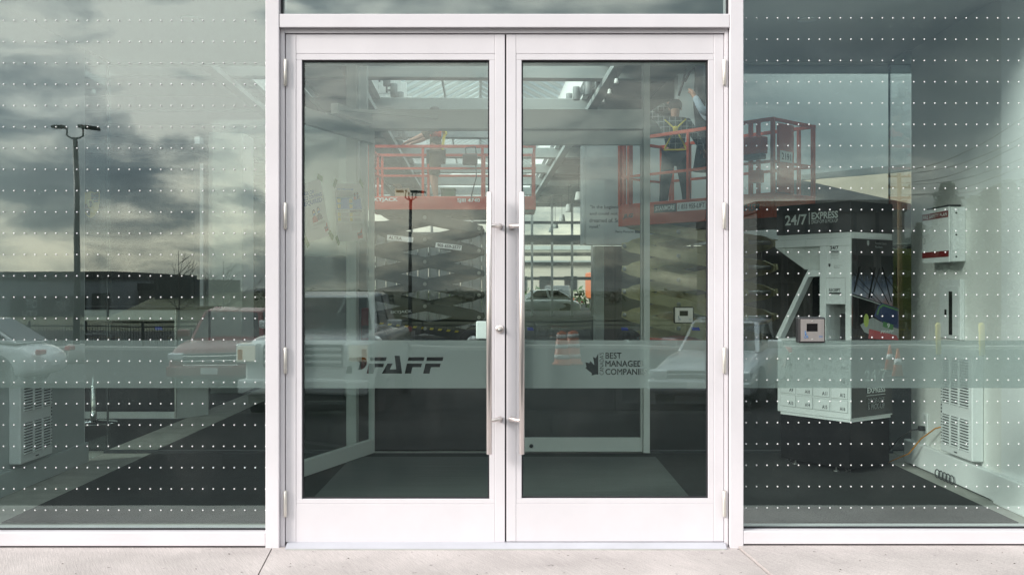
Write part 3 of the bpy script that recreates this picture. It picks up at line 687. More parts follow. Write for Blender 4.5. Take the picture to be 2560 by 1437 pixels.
# door closer arm over the open leaf
mb = MB(); mb.bar(ML @ Vector((.10, .03, HI + .06)), ML @ Vector((.62, .03, HI + .05)), .05, .07); mb.bar(ML @ Vector((.60, .03, HI + .05)), (-.55, YB - .08, HI + .09), .03, .02); mb.build('door_closer', FI, lo)
xw = lambda px: (px - CX) * S * (D + YB - .04) / D
# (inner plate is placed with the same builder in photo pixels of its own depth)
push_plate('push_plate', 'small black framed steel push plate on the inner glass wall', 1688, 1732, 769.5, 805.5, YB - .045, .038, 'door opener plates')
# blue masking tape marks
for px, py, w in ((1326, 822, 18), (1562, 822, 19), (1740, 822, 22), (396, 821, 20)):
    a = [P(px - w / 2, py - 4, RI - .0021), P(px + w / 2 - 3, py - 4, RI - .0021), P(px + w / 2, py + 4, RI - .0021), P(px - w / 2 + 2, py + 4, RI - .0021)]
    o = MB().prism([(v.x, YB - .0046, v.z) for v in a], (0, -.0006, 0)).build('masking_tape', M_['btape'])
    lab = {1326: 'strip of blue masking tape on the inner glass beside the door pull', 1562: 'strip of blue masking tape on the inner glass just left of the grey post', 1740: 'strip of blue masking tape on the inner glass below the small push plate', 396: 'strip of blue masking tape on the inner glass before the white counter'}[px]
    tag(o, lab, 'tape', 'blue tape strips on the inner glass')

# ------------------------------------------------------------------ notices taped to the open leaf
pn = Vector((-dirl.y, dirl.x, 0)); pn = pn
nrm = Vector((dirl.y, -dirl.x, 0))
if nrm.dot(Vector((1.0, -4.0, 0))) < 0: nrm = -nrm
def on_leaf(px, py, off=.006): return hit(px, py, H0 + nrm * off, nrm)
def notice(quad, label, draw):
    q = [on_leaf(*p) for p in quad]     # TL TR BR BL
    t = thing('paper_notice', label, 'notice', tuple((q[2] + q[3]) / 2), 0, 'paper notices taped to the inner door')
    MB().prism(q, nrm * .0006).build('sheet', M_['paper2'], t)
    def pt(u, v, l=.0014):
        a = q[0].lerp(q[1], u); b = q[3].lerp(q[2], u); return a.lerp(b, v) + nrm * l
    def rect(u0, v0, u1, v1, m, name='printed_block', l=.0014): MB().poly([pt(u0, v0, l), pt(u1, v0, l), pt(u1, v1, l), pt(u0, v1, l)]).build(name, m, t)
    def word(s, u0, v0, u1, v1, m, **kw):
        o, xa, ya = pt(u0, v1), pt(u1, v1), pt(u0, v0); return txt(s, frame(o, xa - o, ya - o), 0, 0, (xa - o).length, (ya - o).length, m, t, lift=.0002, **kw)
    def tapep(u, v, ang, w=.07, h=.035):
        c = pt(u, v, .0022); ux = (q[1] - q[0]).normalized(); uy = (q[3] - q[0]).normalized(); a = ux * cos(ang) + uy * sin(ang); b = nrm.cross(a)
        MB().prism([c - a * w / 2 - b * h / 2, c + a * w / 2 - b * h / 2, c + a * w / 2 + b * h / 2, c - a * w / 2 + b * h / 2], nrm * .0005).build('tape_strip', M_['tape'], t)
    def couple(u, v, s):       # two masked half figures, printed
        for du, shirt, hair in ((0, M_['redp'], M_['navy']), (.62, M_['navy'], M_['navy'])):
            uu = u + du * s; vv = v - (.06 if du else 0) * s
            disc = lambda cu, cv, ru, rv, m, l: MB().poly([pt(cu + ru * cos(a), cv + rv * sin(a), l) for a in [2 * pi * k / 14 for k in range(14)]]).build('printed_figure', m, t)
            disc(uu, vv, .22 * s, .17 * s, hair, .0014); disc(uu, vv + .03 * s, .15 * s, .13 * s, M_['skinp'], .0018)
            MB().poly([pt(uu - .13 * s, vv + .03 * s, .0022), pt(uu + .13 * s, vv + .03 * s, .0022), pt(uu + .10 * s, vv + .15 * s, .0022), pt(uu - .10 * s, vv + .15 * s, .0022)]).build('printed_figure', M_['blue2'], t)
            MB().poly([pt(uu - .34 * s, vv + .50 * s, .0016 + du * .0006), pt(uu - .28 * s, vv + .26 * s, .0016 + du * .0006), pt(uu - .1 * s, vv + .17 * s, .0016 + du * .0006), pt(uu + .1 * s, vv + .17 * s, .0016 + du * .0006), pt(uu + .28 * s, vv + .26 * s, .0016 + du * .0006), pt(uu + .36 * s, vv + .50 * s, .0016 + du * .0006)]).build('printed_figure', shirt, t)
    def emblem(u, v, s):
        MB().poly([pt(u, v), pt(u + s * .55, v - s * .05), pt(u + s * .9, v - s * .5), pt(u + s, v + s * .45), pt(u + s * .1, v + s * .5)]).build('printed_emblem', M_['redp'], t)
        MB().poly([pt(u + s * .1, v + s * .05, .0018), pt(u + s * .9, v - s * .05, .0018), pt(u + s * .9, v + s * .15, .0018), pt(u + s * .1, v + s * .22, .0018)]).build('printed_emblem', M_['navy'], t)
    draw(rect, word, tapep, couple, emblem); return t
def draw1(rect, word, tapep, couple, emblem):
    word('MASK OR', .06, .145, .62, .21, M_['blue'], bold=.03); word('FACE COVERING', .06, .225, .92, .29, M_['blue'], bold=.03); word('REQUIRED', .06, .305, .88, .40, M_['blue'], bold=.04)
    couple(.46, .53, .33)
    for k in range(3): rect(.36, .72 + k * .014, .86, .724 + k * .014, M_['greyink'], 'printed_line')
    emblem(.78, .83, .16); rect(.3, .80, .55, .804, M_['greyink'], 'printed_line')
    tapep(.98, -.02, .5); tapep(-.02, .98, 1.2); tapep(1.0, 1.0, 1.0)
def draw2(rect, word, tapep, couple, emblem):
    word('HOW TO WEAR A FACE MASK', .06, .085, .66, .115, M_['blue2'], bold=.03)
    for k in range(6): rect(.06, .145 + k * .014, .62, .149 + k * .014, M_['greyink'], 'printed_line')
    couple(.70, .19, .17); rect(.04, .25, .93, .445, M_['blue2'], l=.0012)
    for v in (.265, .36):
        for u in (.06, .48): rect(u, v, u + .11, v + .07, M_['yellowp'], 'printed_picture', .0018)
    rect(.48, .462, .93, .488, M_['navy']); rect(.07, .47, .44, .478, M_['greyink'], 'printed_line')
    for v in (.51, .59):
        for u in (.06, .47): rect(u, v, u + .10, v + .06, M_['yellowp'], 'printed_picture', .0018)
        for u in (.20, .62):
            for k in range(4): rect(u, v + .006 + k * .014, u + .24, v + .010 + k * .014, M_['greyink'], 'printed_line')
    for k in range(9): rect(.06, .70 + k * .018, .42, .704 + k * .018, M_['greyink'], 'printed_line'); 
    for k in range(7): rect(.52, .70 + k * .018, .9, .704 + k * .018, M_['greyink'], 'printed_line')
    emblem(.70, .86, .19)
    tapep(.0, .0, -.9); tapep(.98, -.01, .7); tapep(.02, .99, 1.0)
notice([(744, 463), (801, 447), (827, 588), (768, 608)], 'tilted paper notice in large blue capitals about masks, cut off by the door edge', draw1)
notice([(837, 458), (904, 460), (915, 603), (842, 603)], 'paper notice with a blue block and small yellow pictures, upright on the open door', draw2)

# ------------------------------------------------------------------ things on the vestibule walls
def heater(label, x, sgn, y0, y1, z0, z1):
    t = thing('wall_heater', label, 'heater', (x, (y0 + y1) / 2, z0), 0, 'louvred heaters on the vestibule walls'); dpt = .072
    fx = x + sgn * dpt
    part('cabinet', M_['white2'], t, x + sgn * .0005, fx, y0, y1, z0, z1, bev=.006)
    for (a, b) in ((z0 + .05, z0 + .24), (z0 + .31, z1 - .05)):
        part('dark_recess', M_['gasket'], t, fx + sgn * .0003, fx + sgn * .0012, y0 + .045, y1 - .035, a, b)
        n = int((b - a) / .0165)
        for k in range(n):
            z = a + (k + .5) * (b - a) / n
            o = MB().box(fx + sgn * .001, fx + sgn * .009, y0 + .04, y1 - .03, z - .0042, z + .0042).build('louvre', M_['white2'], t)
        for k in (1, 2):
            y = y0 + .04 + (y1 - y0 - .07) * k / 3; part('louvre_rib', M_['white2'], t, fx + sgn * .0008, fx + sgn * .0105, y - .006, y + .006, a, b)
    part('maker_plate', M_['dark'], t, fx + sgn * .0005, fx + sgn * .0025, (y0 + y1) / 2 - .02, (y0 + y1) / 2 + .02, z0 + .02, z0 + .027)
    q = MB()
    for k in range(26): q.box(fx + sgn * .0004, fx + sgn * .0016, y1 - .022, y1 - .010, z0 + .05 + k * .0215, z0 + .062 + k * .0215)
    q.build('side_slots', M_['gasket'], t)
    return t
heater('white louvred wall heater on the brighter wall beside the parcel kiosk', XR, -1, 1.135, 1.57, .19, .84)
heater('white louvred wall heater on the shaded wall at the far end from the kiosk', XL, 1, 1.16, 1.575, .17, .82)
fb = thing('fire_plan_box', 'grey metal document box with two red bands, mounted high on the wall', 'box', (XR, 1.57, 1.387))
y0, y1, z0, z1 = 1.37, 1.765, 1.385, 1.722
part('case', M_['white2'], fb, XR - .098, XR - .0005, y0, y1, z0, z1, bev=.003)
part('lid', M_['white2'], fb, XR - .107, XR - .0985, y0 - .004, y1, z0 - .003, z1 + .002, bev=.002)
Mf = frame((XR - .107, y1, z0), (0, -1, 0), (0, 0, 1)); w = y1 - y0
MB().prism(flat(Mf, rectp(.005, .275, w - .004, .315), .0005), (-.0006, 0, 0)).build('red_label', M_['red'], fb)
MB().prism(flat(Mf, rectp(-.0, .030, w + .003, .068), .0005), (-.0006, 0, 0)).build('red_label', M_['red'], fb)
txt('FIRE SAFETY PLAN', Mf, .018, .283, w - .036, .023, M_['wink'], fb, .0022, bold=.01)
for k in range(3): MB().lathe((XR - .06, y0 - .0005, z0 + .03 + k * .135), [(.006, 0), (.005, -.003), (0, -.003)], 10, 'Y').build('rivet', M_['dark'], fb)
mb = MB()
for k in range(22): mb.box(XR - .096, XR - .088, y0 - .003, y0 - .0005, z0 + .008 + k * .0148, z0 + .020 + k * .0148)
mb.build('piano_hinge', M_['white2'], fb)
mb = MB(); mb.box(XR - .118, XR - .1075, y1 - .05, y1 - .04, z0 + .12, z0 + .16, bev=.003); mb.build('latch', M_['metal'], fb)
part('flat_papers', M_['dark'], fb, XR - .10, XR - .02, y0 + .02, y1 - .06, z1 + .003, z1 + .015)
ep = thing('breaker_panel', 'recessed pale electrical panel with a black slot below the fire box', 'electrical panel', (XR, 1.55, .93))
part('cover', M_['white2'], ep, XR - .014, XR - .0005, 1.385, 1.72, .9, 1.275, bev=.003)
part('panel_door', M_['white2'], ep, XR - .019, XR - .0145, 1.43, 1.64, .92, 1.235, bev=.002)
part('slot', M_['black'], ep, XR - .0205, XR - .0192, 1.518, 1.567, .925, 1.20)
part('latch', M_['black'], ep, XR - .0225, XR - .0192, 1.60, 1.628, 1.05, 1.085, bev=.002)
part('raised_edge', M_['white2'], ep, XR - .03, XR - .0143, 1.386, 1.40, .9, 1.275, bev=.003)
ol = thing('wall_outlet', 'white duplex outlet low on the wall with a black plug', 'outlet', (XR, 1.965, .317))
part('face_plate', M_['white2'], ol, XR - .008, XR - .0005, 1.92, 2.005, .245, .375, bev=.003)
for z in (.275, .345): part('socket', M_['frame_in'], ol, XR - .0095, XR - .0082, 1.945, 1.98, z - .017, z + .017, bev=.0004)
bc = thing('power_cord', 'black power cord running from the wall outlet down behind the kiosk', 'cord', (XR, 1.9, .28))
MB().tube([(XR - .05, 1.95, .27), (XR - .09, 1.97, .262), (XR - .16, 2.02, .2), (XR - .21, 2.08, .10), (XR - .23, 2.12, .02)], .005, 8).build('cable', M_['blackplastic'], bc)
MB().box(XR - .052, XR - .010, 1.945, 1.98, .258, .29, bev=.006).build('plug', M_['blackplastic'], bc)
oc = thing('extension_cord', 'thin orange cord leaving the heater side towards the floor behind the kiosk', 'cord', (XR, 1.8, .25))
MB().tube([(XR - .03, 1.60, .34), (XR - .05, 1.70, .31), (XR - .08, 1.85, .22), (XR - .11, 1.98, .10), (XR - .15, 2.08, .05), (XR - .19, 2.14, .012)], .0045, 8).build('cable', M_['orange'], oc)
MB().ball((XR - .03, 1.60, .34), .008, 8, 6).build('plug', M_['orange'], oc)
for k in range(5):
    y = 1.62 - k * .052
    pts = [(XR - .07 + .014 * cos(a), y + .006 * sin(a), .032 + .026 * sin(a)) for a in [2 * pi * j / 14 for j in range(15)]]
    o = MB().tube(pts, .0035, 6, cap=False).build('cable_ring', M_['dark']); tag(o, 'small dark ring at the wall foot, %s of five' % ('nearest the kiosk', 'next to the kiosk end', 'middle one', 'next to the pier end', 'nearest the pier')[k], 'ring', 'row of five cable rings')
mb = MB(); mb.tube([(XR - .058, 2.1, .012), (XR - .057, 1.7, .013), (XR - .058, 1.2, .012), (XR - .06, .95, .012)], .003, 6); o = mb.build('floor_wire', M_['dark']); tag(o, 'thin dark wire lying along the foot of the bright wall', 'wire')
# recessed ceiling lamps
for px, py, lab in ((475.5, 45.5, 'round ceiling downlight over the shaded side, behind the bright clouds'), (2018, 48, 'round ceiling downlight over the kiosk side of the vestibule')):
    r = (ZC - EYE) / ((CY - py) * S); c = P(px, py, r)
    t = thing('downlight', lab, 'downlight', (c.x, c.y, ZC), 0, 'recessed downlights in the vestibule ceiling')
    MB().lathe((c.x, c.y, ZC - .001), [(.062, 0), (.060, -.006), (.052, -.004)], 24).build('trim_ring', M_['white2'], t)
    MB().lathe((c.x, c.y, ZC - .002), [(.052, 0), (.04, -.004), (0, -.006)], 24).build('diffuser', M_['lampdisc'], t)

# ------------------------------------------------------------------ parcel kiosk
KU = Vector((.592, -.806, 0)); KV = Vector((.806, .592, 0)); KC = Vector((2.207, 1.72, 0)); KW, KD = .59, .47
KL = KC - KU * KW
MK = Matrix(((KU.x, KV.x, 0, KL.x), (KU.y, KV.y, 0, KL.y), (0, 0, 1, 0), (0, 0, 0, 1)))
kz = math.atan2(KU.y, KU.x)
ko = KL + KU * KW / 2 + KV * KD / 2
kk = thing('parcel_kiosk', 'tall white and black self service kiosk with numbered lockers in the vestibule', 'kiosk', (ko.x, ko.y, 0), kz)
KB = lambda n, m, *a, bev=.002: MB(MK).box(*a, bev=bev).build(n, m, kk)
KN = KV * -1
def kp(px, py, w=0.0):           # photo pixel on the kiosk front -> (u, z)
    p = hit(px, py, KL + KV * w, KN); return ((p - KL).dot(KU), p.z)
KB('plinth', M_['black'], .012, KW - .012, .012, KD - .012, .035, .342, bev=.006)
KB('base_trim', M_['white2'], .02, KW - .006, .006, KD - .01, .343, .362)
KB('locker_body', M_['white2'], 0, KW, 0, KD, .363, .872, bev=.002)
KB('back_panel', M_['dark'], .01, KW - .01, KD - .03, KD - .002, .873, 1.53)
KB('column', M_['white2'], .350, .399, .0, KD - .031, .873, 1.50); KB('column', M_['white2'], KW - .040, KW, 0, KD - .031, .873, 1.50)
KB('column_face', M_['white2'], .3995, KW - .0405, .004, .03, 1.115, 1.50)
KB('recess_back', M_['frame_in'], .3995, KW - .0405, .16, .17, .873, 1.1145)
KB('card_reader', M_['blackplastic'], .45, KW - .042, .08, .15, .876, 1.05, bev=.006)
KB('top_beam', M_['white2'], -.02, KW, 0, KD, 1.5005, 1.553, bev=.002)
KB('top_trim', M_['white2'], .0, KW - .0, .004, KD - .004, 1.554, 1.588)
KB('sign_box', M_['dark'], -.005, KW + .004, -.006, KD, 1.589, 1.79, bev=.003)
# slanted leg and canopy underside
uv = [kp(*p) for p in ((1940.5, 607), (2012, 690), (1944, 852), (1955.5, 852), (2021, 692), (2051, 690), (2051, 675), (2020, 674))]
K3 = lambda u, z, w=0.0: MK @ Vector((u, w, z))
MB().prism([K3(*uv[1]), K3(uv[2][0] - .02, .873), K3(uv[3][0] - .02, .873), K3(*uv[4]), K3(uv[5][0] - .001, uv[5][1]), K3(uv[6][0] - .001, uv[6][1]), K3(*uv[7])], KV * .055).build('slanted_leg', M_['white2'], kk)
MB().prism([K3(-.018, 1.4995, .002), K3(uv[1][0], uv[7][1] + .002, .002), K3(.349, uv[6][1] + .002, .05), K3(.349, 1.4995, .05)], KV * .36).build('canopy_gusset', M_['frame_in'], kk)
KB('dark_interior', M_['black'], .02, .348, .36, .37, .874, 1.40); KB('inner_lining', M_['black'], .336, .3495, .056, .36, .874, 1.26, bev=0)
# lockers
rows = [(5, .585), (9, .495), (13, .405)]
for first, zb in [(1, .675)] + rows:
    for c in range(4):
        u0 = .028 + c * .1385
        dr = MB(MK).box(u0, u0 + .126, -.004, -.0002, zb, zb + .077, bev=.0015).build('locker_door', M_['white2'], kk)
        MB(MK).box(u0 - .002, u0 + .128, -.0015, -.0001, zb - .002, zb + .079).build('door_gap', M_['greyink'], dr)
        txt('A%d' % (first + c), MK @ Matrix.Translation((0, -.0042, 0)) @ Matrix.Rotation(radians(90), 4, 'X'), u0 + .075 - (.006 if first + c > 9 else 0), zb + .012, .040 if first + c > 9 else .034, .024, M_['ink'], dr, .0006, bold=.02)
MF = MK @ Matrix.Rotation(radians(90), 4, 'X')       # front print plane: x = u, y = z, normal towards the entrance
def kt(body, x0, y0, x1, y1, m, w=0.0, **kw):
    a, b = kp(x0, (y0 + y1) / 2 + 0, w), kp(x1, (y0 + y1) / 2, w); zt, zb = kp((x0 + x1) / 2, y0, w)[1], kp((x0 + x1) / 2, y1, w)[1]
    return txt(body, MK @ Matrix.Translation((0, w, 0)) @ Matrix.Rotation(radians(90), 4, 'X'), a[0], zb, b[0] - a[0], zt - zb, m, kk, .001, **kw)
kt('24/7', 1963, 537, 2017, 563, M_['wink'], -.007, bold=.02)
kt('EXPRESS', 2029, 529, 2095, 547, M_['wink'], -.007, bold=.03)
kt('DROP-OFF & PICK-UP', 2029, 548.5, 2095, 557.5, M_['wink'], -.007, bold=.0)
a, b = kp(2022.5, 531, -.007), kp(2024, 561, -.007); MB(MF).box(a[0], b[0], b[1], a[1], .0072, .0082).build('divider', M_['wink'], kk)
kt('24/7', 2075.5, 615, 2096.5, 624, M_['ink'], .0035, bold=.03); kt('EXPRESS', 2075.5, 626.5, 2097, 632, M_['ink'], .0035, bold=.03)
kt('DROP-OFF', 2077, 636.5, 2096.5, 641, M_['greyink'], .0035); kt('& PICK-UP', 2077, 643, 2096.5, 647, M_['greyink'], .0035)
MB(MF).box(kp(2075, 634)[0], kp(2097, 634)[0], kp(2085, 634.5)[1], kp(2085, 633.5)[1], -.003, -.0022).build('divider', M_['greyink'], kk)
kt('RECEIPT', 2073, 721, 2101, 729, M_['ink'], .0035, bold=.02)
u0, z1_ = kp(2062, 694, .0035); u1, z0_ = kp(2114, 761, .0035)
for (a, b, c, d) in ((u0, u1, z0_, z0_ + .0025), (u0, u1, z1_ - .0025, z1_), (u0, u0 + .0025, z0_, z1_), (u1 - .0025, u1, z0_, z1_)): MB(MK).box(a, b, .0022, .0038, c, d).build('panel_seam', M_['greyink'], kk)
a, b = kp(2072.5, 731), kp(2102, 735); MB(MK).box(a[0], b[0], .0015, .0039, b[1], a[1]).build('receipt_slot', M_['black'], kk)
kt('Porsche Centre', 2085, 662, 2106, 665, M_['greyink'], .0035); kt('Markham', 2085, 667, 2099, 670, M_['ink'], .0035)
a = kp(2074, 663.5, .0035); MB(MF).poly([(a[0] - .008, a[1] + .012, -.0022), (a[0] + .008, a[1] + .012, -.0022), (a[0] + .008, a[1] - .002, -.0022), (a[0], a[1] - .012, -.0022), (a[0] - .008, a[1] - .002, -.0022)]).build('small_crest', M_['ink'], kk)
# printed side panel
MS = Matrix.Translation(KC) @ Matrix(((KV.x, 0, KU.x, 0), (KV.y, 0, KU.y, 0), (0, 1, 0, 0), (0, 0, 0, 1)))   # x along the side, y up, normal = KU (towards the right front)
def ks(px, py): p = hit(px, py, KC + KU * .004, KU); return ((p - KC).dot(KV), p.z)
def panel_print():
    m = mat('race_print', (.02, .02, .02), .25, coat=.5); t = m.node_tree; b = t.nodes['Principled BSDF']
    c = t.nodes.new('ShaderNodeTexCoord'); s_ = t.nodes.new('ShaderNodeSeparateXYZ'); t.links.new(c.outputs['Generated'], s_.inputs[0])
    nz_ = t.nodes.new('ShaderNodeTexNoise'); nz_.inputs['Scale'].default_value = 9; t.links.new(c.outputs['Generated'], nz_.inputs['Vector'])
    a1 = t.nodes.new('ShaderNodeMath'); a1.operation = 'MULTIPLY_ADD'; t.links.new(nz_.outputs['Fac'], a1.inputs[0]); a1.inputs[1].default_value = .10; t.links.new(s_.outputs['Z'], a1.inputs[2])
    r = t.nodes.new('ShaderNodeValToRGB'); t.links.new(a1.outputs[0], r.inputs[0]); e = r.color_ramp.elements
    st = [(.0, (.004, .004, .005)), (.44, (.006, .006, .008)), (.54, (.012, .012, .014)), (.58, (.25, .05, .03)), (.65, (.30, .12, .09)), (.74, (.25, .27, .36)), (.80, (.06, .08, .14)), (.86, (.005, .006, .009)), (1, (.006, .006, .008))]
    while len(e) < len(st): e.new(.5)
    for q, (p, cc) in zip(e, st): q.position = p; q.color = (*cc, 1)
    t.links.new(r.outputs[0], b.inputs['Base Color']); return m
sp_ = MB(MS).box(.012, KD - .004, .372, 1.545, .0006, .004).build('printed_panel', panel_print(), kk)
def art(pts, m, l=.0048, name='printed_shape'): MB(MS).poly([(*ks(*p), l) for p in pts]).build(name, m, sp_)
for a, b, w in (((2131, 680), (2244, 800), 1.2), ((2175, 668), (2222, 760), 1.2), ((2206, 668), (2228, 755), 1.3), ((2150, 665), (2135, 730), 2.2), ((2188, 668), (2172, 745), 2.2), ((2135, 705), (2190, 752), 1.0), ((2240, 668), (2244, 715), 1.0), ((2213, 690), (2245, 735), 1.2), ((2200, 670), (2178, 745), 1.2)):
    art([(a[0] - w, a[1]), (a[0] + w, a[1]), (b[0] + w, b[1]), (b[0] - w, b[1])], M_['black'])
art([(2130, 733), (2245, 772), (2245, 850), (2130, 850)], M_['black'], .0052)
art([(2128, 736), (2180, 752), (2246, 776), (2246, 779), (2180, 755), (2128, 739)], M_['greyink'], .0058)
art([(2184, 790), (2194, 764), (2206, 757), (2246, 771), (2246, 822), (2215, 812)], M_['navy'], .0060)
art([(2190, 785), (2197, 766), (2206, 760), (2246, 774), (2246, 778), (2208, 765), (2199, 771), (2194, 788)], M_['tape'], .0066)
art([(2180, 793), (2214, 810), (2246, 822), (2246, 846), (2190, 842), (2160, 830), (2150, 812)], M_['greyink'], .0058)
art([(2207, 803), (2233, 812), (2231, 825), (2206, 816)], M_['tape'], .0070)
art([(2172, 822), (2240, 838), (2246, 850), (2170, 846)], M_['redp'], .0066)
cpt = ks(2165, 801); MB(MS).poly([(cpt[0] + .028 * cos(a), cpt[1] + .045 * sin(a), .0062) for a in [2 * pi * k / 16 for k in range(16)]]).build('printed_headlamp', mat('headlamp_print', (.45, .55, .12), .4), sp_)
def st_(body, x0, y0, x1, y1, m, l=.0074, **kw):
    a, b = ks(x0, y1), ks(x1, y1); c = ks(x0, y0); return txt(body, MS, a[0], a[1], b[0] - a[0], c[1] - a[1], m, sp_, l, **kw)
st_('9', 2216.5, 808, 2223.5, 820, M_['wink'], bold=.03); st_('PFAFF', 2200, 826, 2234, 833, M_['wink'], bold=.03, shear=.3)
st_('EXPRESS', 2167, 969, 2212, 983, M_['wink'], bold=.03); st_('DROP-OFF', 2168.5, 996, 2210, 1009, M_['greyink']); st_('& PICK-UP', 2168.5, 1011, 2210, 1024, M_['greyink'])
st_('24/7', 2160, 925, 2215, 955, M_['wink'], bold=.02)
a, b = ks(2166, 989), ks(2213, 989); MB(MS).box(a[0], b[0], a[1] - .0015, a[1] + .0015, .0045, .0050).build('divider', M_['wink'], sp_)
st_('Porsche Centre', 2187, 605, 2215, 611, M_['greyink']); st_('Markham', 2187, 614, 2205, 620, M_['greyink'])
a = ks(2170, 608); MB(MS).poly([(a[0] - .012, a[1] + .018, .0048), (a[0] + .012, a[1] + .018, .0048), (a[0] + .012, a[1] - .006, .0048), (a[0], a[1] - .02, .0048), (a[0] - .012, a[1] - .006, .0048)]).build('small_crest', M_['greyink'], sp_)
# feet
for (u, v) in ((.06, .06), (KW - .06, .06), (KW - .06, KD - .06), (.06, KD - .06)):
    c = MK @ Vector((u, v, 0)); w_ = MB(MK).cyl((u - .009, v, .017), .017, .018, 14, 'X').build('castor', M_['rubber'], kk)
    MB(MK).box(u - .014, u + .014, v - .010, v + .010, .022, .036).build('castor_fork', M_['metal'], w_)
for (u, v) in ((.13, .03), (KW - .13, .03)): MB(MK).lathe((u, v, 0.008), [(.020, 0), (.018, .004), (.006, .007), (.005, .03)], 12).build('levelling_foot', M_['metal'], kk)
# ------------------------------------------------------------------ showroom shell
f2 = struct('showroom_floor', M_['floor_in'], -11.9, 11.9, YB + .07, 47.8, .002, .010)
struct('floor_strip', M_['concrete_in'], -3.02, -2.66, YB + .08, 14, .0105, .014)
for n_, a in (('wall_left', (-12.15, -12, .12, 48, -.2, 6.0)), ('wall_right', (12, 12.15, .12, 48, -.2, 6.0))): struct(n_, M_['white'], *a)
fw = thing('upper_facade', 'flat pale panels of the facade above the storefront glass', 'facade', (0, .05, ZT + .1))
for k in range(10): part('facade_panel', M_['frame_in'], fw, -12 + k * 2.4 + .004, -12 + (k + 1) * 2.4 - .004, -.03, .12, ZT + .085, 6.2, bev=.004)
rf = thing('showroom_roof', 'flat roof of grey steel over the showroom with a long gabled skylight', 'roof', (0, 24, 5.5))
SX0, SX1, SY0, SY1, ZR = -2.19, 2.30, 8.6, 47.0, 5.5
WELLS = [(-4.6, -3.7, 13.6, 47.0), (SX0, SX1, 8.6, 47.0)]
FILL_WELLS = [(-9.4, -3.7), (3.9, 9.2)]      # unseen skylights added to light the lift, workers and bulkhead
SKYG = glass('skylight_glass', .04, (.95, .98, .985))
xs_ = [-14, -9.4, -4.6, -3.7, SX0, SX1, 3.9, 9.2, 14]
def roof_cell(x0, x1, y0, y1):
    for (a, b, c_, e_) in WELLS + [(f[0], f[1], 8.6, 13.3) for f in FILL_WELLS]:
        if x0 >= a - .001 and x1 <= b + .001 and y0 >= c_ - .001 and y1 <= e_ + .001: return
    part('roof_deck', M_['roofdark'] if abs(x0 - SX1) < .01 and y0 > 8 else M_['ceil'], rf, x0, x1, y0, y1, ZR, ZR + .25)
for a, b in zip(xs_, xs_[1:]):
    for y0, y1 in zip([.12, 8.6, 13.3, 13.6, 47.0], [8.6, 13.3, 13.6, 47.0, 48]): roof_cell(a, b, y0, y1)
for a, b in FILL_WELLS:  # rafters and glazing of the added, unseen openings
    for k in range(6): part('rafter', M_['beam'], rf, a, b, 8.7 + k * .9, 8.75 + k * .9, ZR + .27, ZR + .36)
    part('skylight_glazing', SKYG, rf, a - .1, b + .1, 8.5, 13.4, ZR + .37, ZR + .38)
for wx0, wx1, SY0, SY1 in WELLS:
    part('well_side', M_['wellw'], rf, wx0 - .12, wx0 - .001, SY0, SY1, ZR - .05, 6.7); part('well_side', M_['wellw'], rf, wx1 + .001, wx1 + .12, SY0, SY1, ZR - .05, 6.7)
    xm = (wx0 + wx1) / 2; zr_ = 7.9
    for k in range(45):
        y = SY0 + .4 + k * .85
        if y > SY1: break
        for xe in (wx0, wx1): MB().bar((xe, y, 6.72), (xm, y, zr_), .05, .09).build('rafter', M_['beam'], rf)
    MB().tube([(xm, SY0, zr_), (xm, SY1, zr_)], .05, 6).build('ridge', M_['beam'], rf)
    for xe in (wx0, wx1):
        MB().bar(((xe + xm) / 2, SY0, (6.72 + zr_) / 2 - .02), ((xe + xm) / 2, SY1, (6.72 + zr_) / 2 - .02), .06, .07).build('purlin', M_['beam'], rf)
        MB().prism([(xe, SY0, 6.78), (xe, SY1, 6.78), (xm, SY1, zr_ + .06), (xm, SY0, zr_ + .06)], (0, 0, .01)).build('skylight_glazing', SKYG, rf)
    MB().prism([(wx0, SY1, ZR), (wx1, SY1, ZR), (wx1, SY1, 6.7), (xm, SY1, zr_), (wx0, SY1, 6.7)], (0, .1, 0)).build('skylight_gable', M_['wellw'], rf)
SY0, SY1 = 8.6, 47.0
# vertical baffles down the left side of the well
for k in range(14): part('well_fin', M_['wellw'], rf, SX0, SX0 + .34, 13.3 + k * 1.9, 13.36 + k * 1.9, ZR - .04, 6.5)
ys = [9.6, 14.0, 17.6, 21.5, 25.5, 29.5, 33.5, 37.5, 41.5]
for i, y in enumerate(ys):
    zb = 5.17 if i else 5.20
    part('roof_beam', M_['beam'], rf, -13.5, 13.5, y, y + .28, zb, 5.478, bev=.01)
part('roof_beam', M_['beam'], rf, -11.9, 11.9, 6.2, 6.5, 4.86, 5.47, bev=.01)
for x in (-4.74, -3.56, SX0 - .14, SX1 + .14): part('edge_beam', M_['beam'], rf, x - .1, x + .1, SY0, SY1, 5.05, 5.165)
_th = .0333; _pv = Vector((0, -D, 0)); rf.location = Matrix.Rotation(_th, 3, 'Z') @ (rf.location - _pv) + _pv; rf.rotation_euler = (0, 0, _th)   # the roof grid runs a little askew to the facade
